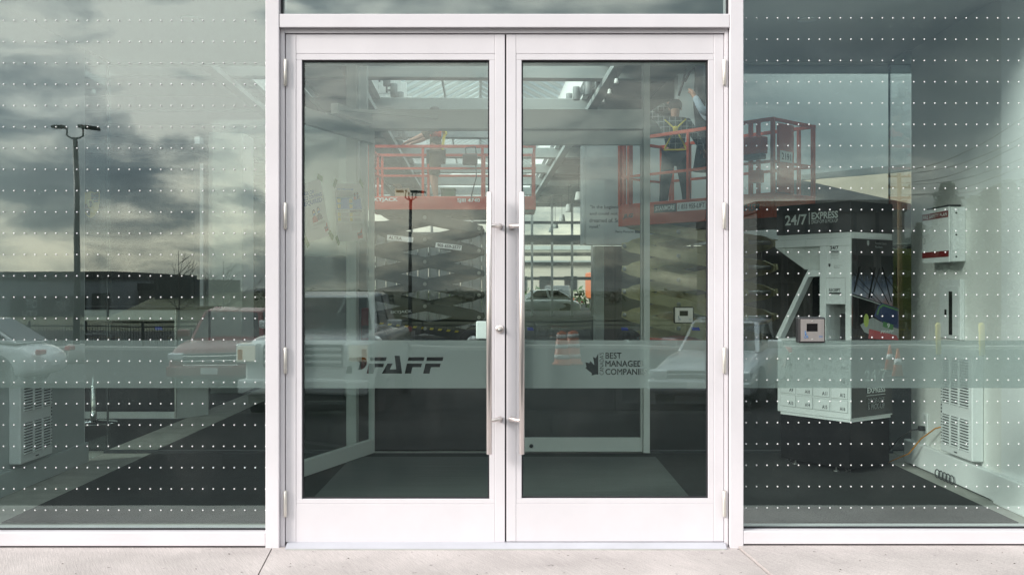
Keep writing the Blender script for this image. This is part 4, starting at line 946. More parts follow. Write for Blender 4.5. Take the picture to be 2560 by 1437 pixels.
# spotlights on brackets along both sides of the well
sp0 = None; spots = [(985, 226, 4.3, -1), (967, 199, 4.3, -1), (1001, 246, 4.7, -1), (1441, 234, 4.3, 1), (1471, 221, 4.2, 1), (1423, 249, 4.8, 1), (1012, 336, 5.3, -1), (1392, 338, 5.4, 1)]
sl = ['left of the skylight beside the white fins', 'nearest the ceiling on the fin side of the skylight', 'just above the second beam on the fin side', 'on the bare side of the skylight, middle of three', 'nearest the ceiling on the bare side of the skylight', 'just above the second beam on the bare side', 'below the grey door transom, behind the red lift rail', 'below the transom on the bare side, farther back']
for (px, py, r, s), lab in zip(spots, sl):
    c = P(px, py, r)
    if sp0 is None:
        t = thing('spotlight', '', 'spotlight', tuple(c), 0)
        MB().lathe(tuple(c), [(.0, .14), (.07, .135), (.075, .12), (.075, -.13), (.066, -.14), (.06, -.12), (0, -.10)], 16).build('lamp_body', M_['spot'], t)
        MB().bar((c.x - .07, c.y, c.z), (c.x - .15, c.y, c.z), .03, .04).tube([(c.x - .15, c.y, c.z - .05), (c.x - .15, c.y, c.z + .16)], .02, 8).build('bracket', M_['spot'], t)
        sp0 = t
    else:
        t = copy_tree(sp0); t.location = c; t.rotation_euler = (0, 0, 0 if s < 0 else pi); W[t] = Matrix.Translation(c)
    tag(t, 'grey cylinder spotlight ' + lab, 'spotlight', 'grey spotlights along the skylight')
# pendant lamps
pd0 = None
pl = ['large white pendant lamp before the pale wall, nearest of the row', 'white pendant lamp second along the receding row', 'white pendant lamp third along the receding row', 'white pendant lamp fourth along the receding row', 'white pendant lamp fifth along the receding row, near the far glass', 'small white pendant lamp at the far end of the receding row', 'white pendant lamp high under the dark ceiling, upper of three', 'white pendant lamp high under the dark ceiling, middle of three', 'white pendant lamp high under the dark ceiling, lowest of three']
for (px, py, r, hgt), lab in zip([(1503, 420, 5.4, .30), (1447, 490, 7.1, .30), (1422, 520, 8.0, .30), (1405, 545, 8.9, .30), (1388, 562, 9.6, .30), (1377, 574, 9.4, .22), (1541, 203, 3.5, .085), (1524, 229, 3.9, .09), (1508, 252, 4.4, .10)], pl):
    c = P(px, py, r)
    if pd0 is None:
        t = thing('pendant_lamp', '', 'lamp', tuple(c), 0)
        MB().lathe(tuple(c), [(.0, .15), (.06, .15), (.10, .13), (.145, -.13), (.140, -.15), (.10, -.14), (0, -.12)], 20).build('lamp_shade', M_['shade'], t)
        MB().tube([(c.x, c.y, c.z + .15), (c.x, c.y, c.z + .98)], .008, 6).build('cable', M_['dark'], t)
        pd0 = t
    else:
        t = copy_tree(pd0); t.location = c; t.scale = (hgt / .3,) * 3; W[t] = Matrix.Translation(c)
    tag(t, lab, 'lamp', 'white pendant lamps in the showroom')
# dark clad wall with overhang, crest, counter, pillar on the shaded side
r = 3.0; q = lambda px, py: P(px, py, r)
dw = thing('dark_clad_wall', 'dark grey clad wall with a jutting flat canopy behind the shaded glass', 'wall', (q(400, 718).x, q(400, 718).y, 0))
y0 = q(0, 0).y
part('upper_cladding', M_['dark'], dw, -9.5, q(486, 0).x, y0, y0 + .25, q(0, 589).z + .006, q(0, 386).z, bev=.004); part('lower_cladding', M_['dark'], dw, -9.5, q(486, 0).x, y0, y0 + .25, .015, q(0, 589).z - .006, bev=.004)
MB().prism([(-9.5, y0 - .05, q(0, 385).z), (q(486, 0).x, y0 - .05, q(0, 385).z), (q(486, 0).x, y0 - .05, q(0, 378).z), (q(599, 0).x, y0 - .05, q(0, 384).z), (q(570, 0).x, y0 - .05, q(0, 361).z), (-9.5, y0 - .05, q(0, 361).z)], (0, 1.2, 0)).build('canopy_slab', M_['gasket'], dw)
# shield crest
c = q(228, 510); cr = thing('shield_crest', 'gold edged shield crest on the dark clad wall, half hidden by the vestibule wall', 'emblem', (c.x, y0 - .01, c.z))
Mc = frame((c.x, y0 - .004, c.z), (1, 0, 0), (0, 0, 1))
sh = lambda s: [(-.13 * s, .18 * s), (-.06 * s, .16 * s), (0, .185 * s), (.06 * s, .16 * s), (.13 * s, .18 * s), (.128 * s, .02 * s), (.10 * s, -.10 * s), (.05 * s, -.175 * s), (0, -.205 * s), (-.05 * s, -.175 * s), (-.10 * s, -.10 * s), (-.128 * s, .02 * s)]
MB().prism(flat(Mc, sh(1), .004), Mc.to_3x3() @ Vector((0, 0, .012))).build('shield', M_['gold'], cr)
qd = lambda pts, m, l=.0175: MB().poly(flat(Mc, pts, l)).build('crest_field', m, cr)
qd([(.01, .155), (.06, .145), (.115, .16), (.113, .02), (.01, .02)], M_['dark']); qd([(-.01, .155), (-.06, .145), (-.115, .16), (-.113, .02), (-.01, .02)], M_['gold'])
for k in range(3): qd(rectp(.012, .04 + k * .042, .112, .058 + k * .042), M_['red'], .0182)
qd([(-.01, 0), (-.112, 0), (-.088, -.095), (-.045, -.158), (-.01, -.18)], M_['dark'])
for k in range(3): qd(rectp(-.092 + k * .008, -.028 - k * .04, -.012, -.012 - k * .04), M_['red'], .0182)
qd([(-.045, .06), (.045, .06), (.045, -.02), (.03, -.06), (0, -.075), (-.03, -.06), (-.045, -.02)], M_['yellowp'], .0195); qd([(-.02, .04), (.015, .045), (.025, -.01), (.01, -.05), (-.015, -.05), (-.01, 0)], M_['black'], .0205)
# counter and stool
r = 1.93; co_ = thing('reception_counter', 'white counter with dark top and white end panel behind the shaded glass', 'counter', (P(355, 0, r).x, P(0, 0, r).y + .3, 0))
ax, bx, yy = P(150, 0, r).x, P(497, 0, r).x, P(0, 0, r).y
part('counter_top', M_['black'], co_, ax, bx + .01, yy - .02, yy + .7, P(0, 774, r).z, P(0, 768, r).z, bev=.003)
part('apron', M_['white2'], co_, ax, P(441, 0, r).x, yy, yy + .03, P(0, 800, r).z, P(0, 774.3, r).z, bev=.002)
MB().prism([(P(443, 0, r).x, yy, .012), (P(498, 0, r).x, yy + .28, .012), (P(498, 0, r).x, yy + .28, P(0, 775, r).z), (P(443, 0, r).x, yy, P(0, 775, r).z)], (-.03, .06, 0)).build('end_panel', M_['white2'], co_)
part('kick_rail', M_['white2'], co_, ax, P(442, 0, r).x, yy + .01, yy + .05, .012, .075, bev=.002)
part('post', M_['metal'], co_, P(439, 0, r).x - .01, P(441, 0, r).x, yy - .002, yy + .02, .02, P(0, 776, r).z)
part('back_panel', M_['dark'], co_, ax, bx - .1, yy + .66, yy + .69, .012, P(0, 775, r).z)
cs = P(234, 1062, 1.87); bs = thing('bar_stool', 'chrome bar stool base with round foot before the white counter', 'stool', (cs.x, cs.y, .012))
MB().lathe((cs.x, cs.y, .012), [(.20, 0), (.20, .008), (.05, .022), (.03, .03), (.025, .12), (.025, .72), (0, .72)], 24).build('base_and_column', M_['chrome'], bs)
MB().lathe((cs.x, cs.y, .73), [(0, 0), (.17, .0), (.19, .03), (.18, .07), (0, .09)], 20).build('seat', M_['blackplastic'], bs)
r = 2.4; struct('pillar', M_['white2'], P(521, 0, r).x, P(606, 0, r).x, P(0, 0, r).y, P(0, 0, r).y + .5, .011, P(0, 331, r).z, bev=.006)
r = 3.4; struct('pillar', M_['white2'], P(486, 0, r).x, P(499, 0, r).x, P(0, 0, r).y, P(0, 0, r).y + .2, .011, P(0, 342, r).z)
r = 2.75; a, b = P(609, 478, r), P(700, 530, r)
st = thing('stair_side', 'dark sloping stair side behind the white pillar', 'stair', (a.x, a.y, 0)); MB().prism([(a.x, a.y, .012), (b.x, a.y, .012), (b.x, a.y, b.z), (a.x, a.y, a.z)], (0, .3, 0)).build('stringer_panel', M_['dark'], st)
r = 2.85; a = P(690, 640, r); b = P(893, 322, r)
fp = thing('feature_wall', 'white partition behind the taped notices, lower half coloured for the dim interior', 'wall', ((a.x + b.x) / 2, a.y, 0))
part('white_upper', M_['white2'], fp, a.x, b.x, a.y, a.y + .2, a.z, b.z, bev=.004); part('shade_lower', M_['dark'], fp, a.x + .01, b.x - .01, a.y + .01, a.y + .19, .012, a.z - .004)  # lower half coloured dark in place of dim interior and dark reflection
r = 3.1; struct('pillar', M_['beam'], P(897, 0, r).x, P(917, 0, r).x, P(0, 0, r).y, P(0, 0, r).y + .15, .011, 5.2, bev=.006)
for k, (px0, px1) in enumerate(((886, 863), (892, 869))):
    a = P(px0, 606, 2.55); b = P(px1, 900, 2.30); b.z = .02
    o = MB().tube([a, b], .011, 10).build('metal_tube', M_['metal']); tag(o, ['long bright metal tube leaning by the glass post, outer of the pair', 'long bright metal tube leaning by the glass post, inner of the pair'][k], 'tube', 'metal tubes leaning below the notices')
a = P(915, 812, 2.6); rb = thing('red_tool_chest', 'small dark red cabinet standing on the floor left of the dark scissor lift', 'cabinet', (a.x, a.y, .012))
part('cabinet_body', M_['red'], rb, a.x - .06, a.x + .06, a.y, a.y + .3, .012, P(0, 770, 2.6).z, bev=.01); part('drawer', M_['dark'], rb, a.x - .05, a.x + .05, a.y - .012, a.y - .001, .6, .75, bev=.003)
# pale wall with quotation, grey wall under it, bulkhead
r = 3.85; q = lambda px, py: P(px, py, r)
bw = thing('quote_wall', 'pale hanging wall panel with a printed quotation, behind the orange lift', 'wall', (q(1700, 0).x, q(0, 0).y, 2.0))
ya = q(0, 0).y
MB().prism([(q(1465, 0).x, ya, q(0, 611).z), (11.5, ya, q(0, 611).z), (11.5, ya, 5.16), (q(1695, 0).x, ya, 5.16), (q(1695, 0).x, ya, q(0, 346).z), (q(1465, 0).x, ya, q(0, 350).z)], (0, .4, 0)).build('panel', M_['banner'], bw)
part('side_return', M_['banner'], bw, q(1459, 0).x, q(1464.5, 0).x, ya + .05, ya + .9, q(0, 608).z, q(0, 352).z)
Mq = frame((0, ya, 0), (1, 0, 0), (0, 0, 1))
for s, x0, x1, y0_, y1_ in (('"In the beginning I looked around', 1475, 1636, 513, 524), ('and could not find quite the car I', 1474, 1640, 530, 540), ('dreamed of. So I decided to build it', 1473, 1652, 546, 556), ('myself."', 1473, 1500, 562, 573), ('Ferry Porsche', 1539, 1584, 576, 584)):
    txt(s, Mq, q(x0, 0).x, q(0, y1_).z, q(x1, 0).x - q(x0, 0).x, q(0, y0_).z - q(0, y1_).z, M_['ink'], bw, .003, bold=.015)
struct('grey_wall', M_['store_mid'], q(1516, 0).x, 11.8, ya + .6, ya + .8, .011, q(0, 612).z); struct('pillar', M_['beam'], q(1490, 0).x, q(1514, 0).x, ya + .3, ya + .6, .011, q(0, 612).z - .01, bev=.01)
r = 3.6; q = lambda px, py: P(px, py, r); bk = thing('angled_bulkhead', 'beige wedge shaped ceiling bulkhead between dark bands, above the kiosk sign', 'bulkhead', (q(2150, 0).x, q(0, 0).y, 2.5)); ya = q(0, 0).y
pr = lambda pts, m, n, y, dd: MB().prism([(q(a, b).x, y, q(a, b).z) for a, b in pts], (0, dd, 0)).build(n, m, bk)
rb_ = 3.82; qb = lambda px, py: P(px, py, rb_)
MB().prism([q(2008, 451), qb(2330, 425), q(2330, 522), q(2282, 511)], (0, .02, -.10)).build('beige_slope', M_['beige'], bk)
MB().prism([qb(2006, 449), qb(2330, 425), qb(2330, 404), qb(2006, 437)], (0, .3, 0)).build('upper_band', M_['beam'], bk)
pr([(2006, 452), (2282, 512), (2330, 523), (2330, 575), (1935, 575), (1935, 450)], M_['store_mid'], 'lower_band', ya - .05, .04)
r = 3.4; a = P(2236, 850, r); b = P(2300, 622, r); dp = thing('display_panel', 'narrow olive green display board standing right behind the kiosk', 'board', ((a.x + b.x) / 2, a.y, .012))
part('board', mat('olive_board', (.16, .17, .03), .6, 0, .2, 1), dp, a.x, b.x, a.y, a.y + .06, .10, b.z, bev=.004); part('board_foot', M_['metal'], dp, a.x, b.x, a.y - .2, a.y + .25, .012, .04, bev=.004)
# ribbed grey partition behind the dark lift
r = 4.9; cpn = thing('ribbed_partition', 'grey ribbed partition standing behind the dark armed lift', 'partition', (-4.5, P(0, 0, r).y, .012)); ya = P(0, 0, r).y
for k in range(44):
    x = P(1285, 0, r).x - .25 - k * .25; MB().prism([(x, ya, .012), (x + .04, ya - .05, .012), (x + .19, ya - .05, .012), (x + .235, ya, .012)], (0, 0, P(0, 588, r).z)).build('rib_panel', M_['ribs'], cpn)
part('top_rail', M_['beam'], cpn, -11.8, P(1287, 0, r).x, ya - .06, ya + .05, P(0, 588, r).z + .013, P(0, 582, r).z + .013)
# far glass wall
YG = 38.0; gw = thing('rear_glass_wall', 'far glazed wall of the showroom with dark rails and daylight outside', 'glass wall', (0, YG, 0)); rg = (D + YG) / D
for k in range(-14, 15): part('mullion', M_['frame_in'], gw, k * .86 - .05, k * .86 + .05, YG - .08, YG + .06, .011, 5.2)
for py0, py1 in ((560, 553), (612, 598), (640, 631), (664, 655), (700, 692)): part('rail', M_['dark'], gw, -11.9, 11.9, YG - .05, YG + .04, P(0, py0, rg).z, P(0, py1, rg).z)
part('pane', G_IN, gw, -11.95, 11.95, YG + .0, YG + .01, .02, 5.2)
mb = MB(); a, b = P(1308, 610, 7.0), P(1500, 590, 7.0)
struct('hanging_beam', M_['dark'], -8, 8, 27, 27.3, P(0, 605, 6.7).z, P(0, 588, 6.7).z)
# ------------------------------------------------------------------ scissor lifts
def lift(label, M, Lp, Wp, zd, zt, zrail, zmid, nl, z0, hl, ax0, ax1, cm, am, marks, posts, ctl):
    o = M @ Vector((Lp / 2, Wp / 2, 0)); t = thing('scissor_lift', label, 'lift', (o.x, o.y, .012), math.atan2(M[1][0], M[0][0]), 'scissor lifts in the showroom')
    B = lambda n, m, *a, bev=.008, par=None: MB(M).box(*a, bev=bev).build(n, m, par or t)
    B('chassis', M_['arm_grey'] if am is M_['arm_grey'] else cm, ax0 - .15, ax1 + .15, .1, Wp - .1, .14, z0 + .02, bev=.02)
    for x in (ax0 + .1, ax1 - .1):
        for y in (.02, Wp - .02 - .2):
            w = MB(M).lathe((x, y, .26), [(.12, 0), (.24, .0), (.26, .03), (.26, .17), (.24, .2), (.12, .2)], 20, 'Y').build('wheel', M_['rubber'], t)
            MB(M).lathe((x, y - .004, .26), [(.0, 0), (.12, 0), (.12, .205), (0, .205)], 16, 'Y').build('hub', M_['metal'], w)
    half = (ax1 - ax0) / 2; xc = (ax0 + ax1) / 2
    for k in range(nl):
        za, zb = z0 + k * hl, z0 + (k + 1) * hl
        for y, d in ((.16, 0), (Wp - .16, 0)):
            for s in (1, -1):
                a = Vector((ax0, y + .035 * s, za if s > 0 else zb)); b = Vector((ax1, y + .035 * s, zb if s > 0 else za)); ud = (b - a).normalized(); up = Vector((-ud.z, 0, ud.x))
                h = .085; L_ = (b - a).length
                pts = [a - ud * .07 - up * h * .5, a + ud * .12 - up * h, b - ud * .12 - up * h, b + ud * .07 - up * h * .5, b + ud * .07 + up * h * .5, b - ud * .12 + up * h, a + ud * .12 + up * h, a - ud * .07 + up * h * .5]
                MB(M).prism([p + Vector((0, -.025, 0)) for p in pts], (0, .05, 0)).build('scissor_arm', am, t)
        mb = MB(M)
        for x, z in ((xc, (za + zb) / 2), (ax0, za), (ax1, za)): mb.cyl((x, .075, z), .032, Wp - .15, 14, 'Y'); mb.cyl((x, .068, z), .02, .01, 10, 'Y')
        mb.build('pivot_pin', M_['metal'], t)
    B('deck', M_['dark'], .02, Lp - .02, .03, Wp - .03, zd - .06, zd, bev=0); B('under_frame', M_['arm_grey'], .25, Lp - .5, .12, Wp - .12, zd - .22, zd - .061)
    fr = B('toe_board', cm, 0, Lp, 0, .03, zd - .11, zt); B('toe_board', cm, 0, Lp, Wp - .03, Wp, zd - .11, zt); B('toe_board', cm, 0, .03, .031, Wp - .031, zd - .11, zt); B('toe_board', cm, Lp - .03, Lp, .031, Wp - .031, zd - .11, zt)
    for y in (.02, Wp - .02):
        for z, s in ((zrail, .05), (zmid, .04)): MB(M).bar((0, y, z), (Lp, y, z), s, s).build('guard_rail', cm, t)
        for x, w in posts: MB(M).bar((x, y, zt - .02), (x, y, zrail - .026), w, .045, up=(1, 0, 0)).build('rail_post', cm, t)
    for x in (.02, Lp - .02):
        for z, s in ((zrail - .003, .044), (zmid - .003, .036)): MB(M).bar((x, .05, z), (x, Wp - .05, z), s, s).build('guard_rail', cm, t)
    F = M @ frame((0, 0, 0), (1, 0, 0), (0, 0, 1))
    marks(t, F, fr); x, z, m = ctl
    cb = MB(M).box(x, x + .26, -.10, -.012, z, z + .19, bev=.015).build('control_box', m, t)
    MB(M).tube([(x + .06, -.05, z + .19), (x + .05, -.05, z + .30), (x + .22, -.05, z + .32), (x + .25, -.05, z + .12)], .012, 8).build('control_guard', M_['dark'], cb)
    MB(M).tube([(x + .23, -.06, z), (x + .24, -.05, z - .2), (x + .16, -.03, z - .5), (x + .14, .02, z - .62)], .010, 6).build('control_cable', M_['dark'], cb)
    return t
rl = 3.65; u = S * rl; ox, oy = (918 - CX) * u, D * (rl - 1)
MLf = Matrix.Translation((ox, oy, .0)); lx = lambda px: (px - 918) * u; lz = lambda py: EYE - (py - CY) * u
def marks1(t, F, fr):
    txt('SKYJACK', F, lx(927), lz(506), lx(995) - lx(927), lz(494) - lz(506), M_['wink'], fr, bold=.03); txt('SJIII 4740', F, lx(1143), lz(508), lx(1200) - lx(1143), lz(496) - lz(508), M_['wink'], fr, bold=.03)
    Fa = F @ Matrix.Translation((0, 0, -.09))
    for s, x0, x1, yc, ang in (('ALTRA', 966, 1032, 592, -.10), ('905 659-2577', 1088, 1154, 611, -.12)):
        A = F @ Matrix.Translation((lx(x0), lz(yc), -.092)) @ Matrix.Rotation(ang, 4, 'Z'); w = (x1 - x0) * u
        MB(A).box(0, w, -.05, .04, .0, .004).build('label_plate', M_['paper'], t); txt(s, A, .03, -.03, w * (.5 if s == 'ALTRA' else .9), .055, M_['ink'], t, .006, bold=.02)
    A = F @ Matrix.Translation((lx(975), lz(786), -.092)) @ Matrix.Rotation(.05, 4, 'Z'); txt('SKYJACK', A, 0, 0, .38, .06, M_['wink'], t, .003, bold=.02)
    for k in range(12):
        x = lx(946 + k * 21); z = lz(811 + k * 2.2); MB(F).prism([(x, z, -.085), (x + .06, z - .005, -.085), (x + .085, z + .028, -.085), (x + .025, z + .033, -.085)], (0, 0, .01)).build('hazard_stripe', M_['hazard'], t)
lift('dark armed scissor lift with faded red guarded platform, one worker aboard', MLf, 2.95, 1.2, lz(516) + .05, lz(491), lz(366), lz(421), 6, .31, .39, lx(925), lx(1197), M_['lift_red'], M_['arm_grey'], marks1, [(.03, .05), (.11, .05), (lx(1057), .035), (lx(1206), .05), (2.92, .05)], (lx(1157), lz(414), M_['blackplastic']))
Lf = Vector((1.737, 11.54, 0)); Rf = Vector((3.716, 9.35, 0)); du = (Rf - Lf).normalized(); MR = Matrix(((du.x, -du.y, 0, Lf.x), (du.y, du.x, 0, Lf.y), (0, 0, 1, 0), (0, 0, 0, 1)))
def marks2(t, F, fr):
    txt('JLG', F, .10, 2.335, .23, .085, M_['dark'], fr, bold=.05, shear=.25)
    MB(F).box(.76, 1.21, 2.40, 2.53, .001, .004).build('label_plate', M_['dark'], fr); txt('STANMORE', F, .79, 2.43, .39, .075, M_['wink'], fr, .005, bold=.02, shear=.15)
    MB(F).box(1.22, 1.78, 2.40, 2.53, .001, .004).build('label_plate', M_['paper'], fr); txt('1 855 955-LIFT', F, 1.25, 2.43, .50, .075, M_['ink'], fr, .005, bold=.02, shear=.1)
    txt('4045R', F, 2.36, 2.33, .36, .10, M_['arm_grey'], fr, bold=.05, shear=.25)
    # panel with the fleet number on the short end, tool box on the long rail
    B = MB(MR).box(2.93, 2.962, .10, .50, zr2 - 1.04, zr2 - .05, bev=.006).build('end_panel', M_['lift_orange'], t)
    E = MR @ frame((2.9625, 0, 0), (0, 1, 0), (0, 0, 1)); MB(E).box(.13, .45, 3.02, 3.18, .0005, .004).build('number_plate', M_['paper'], B); txt('2191', E, .17, 3.05, .24, .10, M_['ink'], B, .0055, bold=.02)
    MB(F).box(2.50, 2.86, 3.13, 3.37, .01, .16, bev=.01).build('tool_box', M_['lift_orange'], t); MB(F).box(2.53, 2.84, 3.05, 3.125, .02, .15, bev=.01).build('tool_tray', M_['arm_grey'], t)
    MB(F).box(2.62, 2.80, 2.72, 2.90, .01, .12, bev=.01).build('lower_box', M_['lift_orange'], t)
zr2 = 3.62
lift('orange red scissor lift with cream arms and two workers aboard, half behind the door frame', MR, 2.95, 1.1, 2.33, 2.577, zr2, 3.02, 5, .40, .376, .06, 2.3, M_['lift_orange'], M_['arm_tan'], marks2, [(.03, .06), (.12, .05), (.24, .09), (.62, .05), (1.42, .04), (2.55, .06), (2.68, .05), (2.92, .06)], (2.12, 3.02, M_['lift_orange']))
# things on the platforms
a = P(1005, 478, 3.78); t = thing('cardboard_carton', 'open brown carton on the red lift platform behind the lamp reflection', 'carton', (a.x, a.y, 2.70)); part('carton_body', M_['carton'], t, a.x - .12, a.x + .13, a.y - .1, a.y + .15, lz(516) + .055, lz(472) + .06)
MB().prism([(a.x - .12, a.y - .1, lz(472) + .062), (a.x + .02, a.y - .1, lz(472) + .062), (a.x + .0, a.y - .2, lz(466) + .08), (a.x - .14, a.y - .2, lz(466) + .08)], (0, .004, .004)).build('flap', M_['carton'], t)
a = P(1120, 483, 3.8); t = thing('green_crate', 'dark green crate on the red lift platform beside the worker\'s legs', 'crate', (a.x, a.y, 2.7)); part('crate_body', M_['bin'], t, a.x - .12, a.x + .13, a.y - .1, a.y + .2, lz(516) + .055, lz(474) + .06, bev=.01); part('crate_rim', M_['bin'], t, a.x - .135, a.x + .145, a.y - .115, a.y + .215, lz(474) + .061, lz(474) + .085, bev=.006)
# ------------------------------------------------------------------ people
def skin(name, V, E, m, parent, root, sub=2):
    keys = list(V); me = bpy.data.meshes.new(name); me.from_pydata([V[k][0] for k in keys], [(keys.index(a), keys.index(b)) for a, b in E], [])
    o = bpy.data.objects.new(name, me); COL.objects.link(o)
    md = o.modifiers.new('skin', 'SKIN'); md.use_smooth_shade = True
    for i, k in enumerate(keys):
        rr = V[k][1]; rr = rr if isinstance(rr, tuple) else (rr, rr); me.skin_vertices[0].data[i].radius = rr; me.skin_vertices[0].data[i].use_root = (k == root)
    sm = o.modifiers.new('sub', 'SUBSURF'); sm.levels = sub; sm.render_levels = sub
    dg = bpy.context.evaluated_depsgraph_get(); r = bpy.data.meshes.new_from_object(o.evaluated_get(dg)); bpy.data.objects.remove(o); bpy.data.meshes.remove(me); r.name = name
    for p in r.polygons: p.use_smooth = True
    return link(name, r, m, parent)
def person(label, loc, heading, sc, J, top, bottom, group, cap=None, vest=None, harness=False, shorts=False):
    R = Matrix.Translation(loc) @ Matrix.Rotation(heading, 4, 'Z') @ Matrix.Scale(sc, 4)
    t = thing('person', label, 'person', loc, heading, group)
    B = dict(pel=((0, 0, .96), (.15, .11)), spine=((0, .01, 1.14), (.135, .10)), chest=((0, 0, 1.34), (.155, .11)), neck=((0, .0, 1.49), .058), hb=((0, .02, 1.57), .072), hm=((0, .035, 1.65), (.078, .098)), ht=((0, .02, 1.73), (.062, .075)),
             shl=((-.185, 0, 1.42), .07), ell=((-.25, .02, 1.14), .047), wrl=((-.27, .10, .90), .032), shr=((.185, 0, 1.42), .07), elr=((.25, .02, 1.14), .047), wrr=((.27, .10, .90), .032),
             hil=((-.10, 0, .90), .10), knl=((-.12, .02, .50), .062), anl=((-.13, -.01, .10), .042), tol=((-.14, .14, .045), .038), hir=((.10, 0, .90), .10), knr=((.12, .02, .50), .062), anr=((.13, -.01, .10), .042), tor=((.14, .14, .045), .038))
    for k, v in J.items(): B[k] = (v, B[k][1])
    E = [('pel', 'spine'), ('spine', 'chest'), ('chest', 'neck'), ('neck', 'hb'), ('hb', 'hm'), ('hm', 'ht'), ('chest', 'shl'), ('shl', 'ell'), ('ell', 'wrl'), ('chest', 'shr'), ('shr', 'elr'), ('elr', 'wrr'), ('pel', 'hil'), ('hil', 'knl'), ('knl', 'anl'), ('anl', 'tol'), ('pel', 'hir'), ('hir', 'knr'), ('knr', 'anr'), ('anr', 'tor')]
    for s in 'lr':          # palms with four unequal fingers and a thumb
        e, w = Vector(B['el' + s][0]), Vector(B['wr' + s][0]); d = (w - e).normalized(); side = d.cross(Vector((0, 0, 1))); side = side.normalized() if side.length > .2 else Vector((1, 0, 0)); nn = d.cross(side)
        B['pa' + s] = (tuple(w + d * .075), (.036, .022)); E.append(('wr' + s, 'pa' + s))
        for i, (o_, ln) in enumerate(((-.030, .065), (-.010, .08), (.010, .085), (.030, .07))):
            a = w + d * .10 + side * o_; b = a + d * ln * .55 + nn * .008; c = b + d * ln * .4 + nn * .022
            for nme, pnt, rr in (('a', a, .010), ('b', b, .009), ('c', c, .008)): B['f%s%d%s' % (s, i, nme)] = (tuple(pnt), rr)
            E += [('pa' + s, 'f%s%da' % (s, i)), ('f%s%da' % (s, i), 'f%s%db' % (s, i)), ('f%s%db' % (s, i), 'f%s%dc' % (s, i))]
        a = w + d * .05 - side * .045; b = a + d * .045 - side * .02 + nn * .01; B['t%sa' % s] = (tuple(a), .012); B['t%sb' % s] = (tuple(b), .010); E += [('wr' + s, 't%sa' % s), ('t%sa' % s, 't%sb' % s)]
    tr = lambda d: {k: (R @ Vector(p), r) for k, (p, r) in d.items()}
    V = tr(B); V = {k: (p, tuple(x * sc for x in r) if isinstance(r, tuple) else r * sc) for k, (p, r) in V.items()}
    skin('body', V, E, M_['skin'], t, 'pel')
    def sub(keys, g, name, m, ends={}):
        VV = {k: (V[k][0], tuple(x + g for x in V[k][1]) if isinstance(V[k][1], tuple) else V[k][1] + g) for k in keys}
        for k, (p, r) in ends.items(): VV[k] = (R @ Vector(p), r)
        EE = [(a, b) for a, b in E if a in VV and b in VV]; return skin(name, VV, EE, m, t, keys[0])
    sub(['chest', 'spine', 'pel', 'neck', 'shl', 'shr', 'ell', 'elr'] + ([] if shorts else ['wrl', 'wrr']), .016, 'shirt', top)
    sub(['pel', 'hil', 'hir', 'knl', 'knr'] + ([] if shorts else ['anl', 'anr']), .022, 'trousers', bottom)
    for s in 'lr': sub(['an' + s, 'to' + s], .016, 'boot', M_['boot'])
    if vest: sub(['chest', 'spine', 'neck', 'shl', 'shr'], .032, 'vest', vest)
    hm = V['hm'][0]; hd = (V['ht'][0] - V['hb'][0]).normalized(); fwd = (R.to_3x3() @ Vector((0, 1, 0))).normalized()
    if cap:
        c_ = MB().ball(hm + hd * .045 * sc - fwd * .005, .108 * sc, 16, 10, (1, 1, .86)); c_.build('cap', cap, t)
        MB().prism([hm + hd * .05 + fwd * .09 + Vector((0, 0, .0)) + (R.to_3x3() @ Vector((x, 0, 0))) for x in (-.07, .07)] + [hm + hd * .035 + fwd * .19 + (R.to_3x3() @ Vector((x, 0, 0))) for x in (.05, -.05)], (0, 0, .012)).build('cap_peak', cap, t)
    else: MB().ball(hm + hd * .04 * sc - fwd * .015, .106 * sc, 16, 10, (1, 1, .95)).build('hair', M_['hair'], t)
    nose = hm + fwd * .105 * sc - hd * .01
    MB().ball(nose, .016 * sc, 8, 6).build('nose', M_['skin'], t)
    for s in (-1, 1): MB().ball(hm + R.to_3x3() @ Vector((.088 * s, .0, -.01)), .022 * sc, 8, 6, (.5, 1, 1.3)).build('ear', M_['skin'], t)
    if harness:
        Q = lambda x, y, z: R @ Vector((x, y, z)); mb = MB(); g = -.155
        mb.bar(Q(-.15, -.07, 1.46), Q(0, g, 1.30), .05, .012); mb.bar(Q(.15, -.07, 1.46), Q(0, g, 1.30), .05, .012); mb.bar(Q(0, g, 1.32), Q(-.16, -.11, 1.02), .05, .012); mb.bar(Q(0, g, 1.32), Q(.16, -.11, 1.02), .05, .012)
        mb.bar(Q(-.17, -.12, 1.0), Q(.17, -.12, 1.0), .05, .02); mb.ball(Q(0, g - .005, 1.31), .045, 10, 6, (1, .4, 1)); mb.build('harness', M_['harness'], t)
    return t
pw = P(1688, 0, 3.30)
person('worker seen from behind in plaid shirt, cap and yellow harness, one arm raised', (pw.x, pw.y, 2.33), radians(-8), 1.05,
       dict(shl=(-.19, .02, 1.45), ell=(-.36, .10, 1.58), wrl=(-.10, .16, 1.74), elr=(.33, .10, 1.18), wrr=(.42, .28, 1.05), knl=(-.15, .02, .50), anl=(-.19, -.01, .10), tol=(-.21, .13, .045), knr=(.15, .03, .5), anr=(.19, 0, .10), tor=(.21, .14, .045)), M_['plaid'], M_['denim'], 'workers on the scissor lifts', cap=M_['cap'], harness=True)
pw = P(1800, 0, 3.15)
person('worker in pale blue shirt with both arms up, mostly hidden by the door frame', (pw.x, pw.y, 2.33), radians(75), 1.02,
       dict(ell=(-.24, .24, 1.50), wrl=(-.12, .36, 1.74), elr=(.24, .22, 1.48), wrr=(.12, .36, 1.72)), M_['shirtblue'], M_['denim'], 'workers on the scissor lifts', vest=None)
pw = P(1090, 0, 3.80)
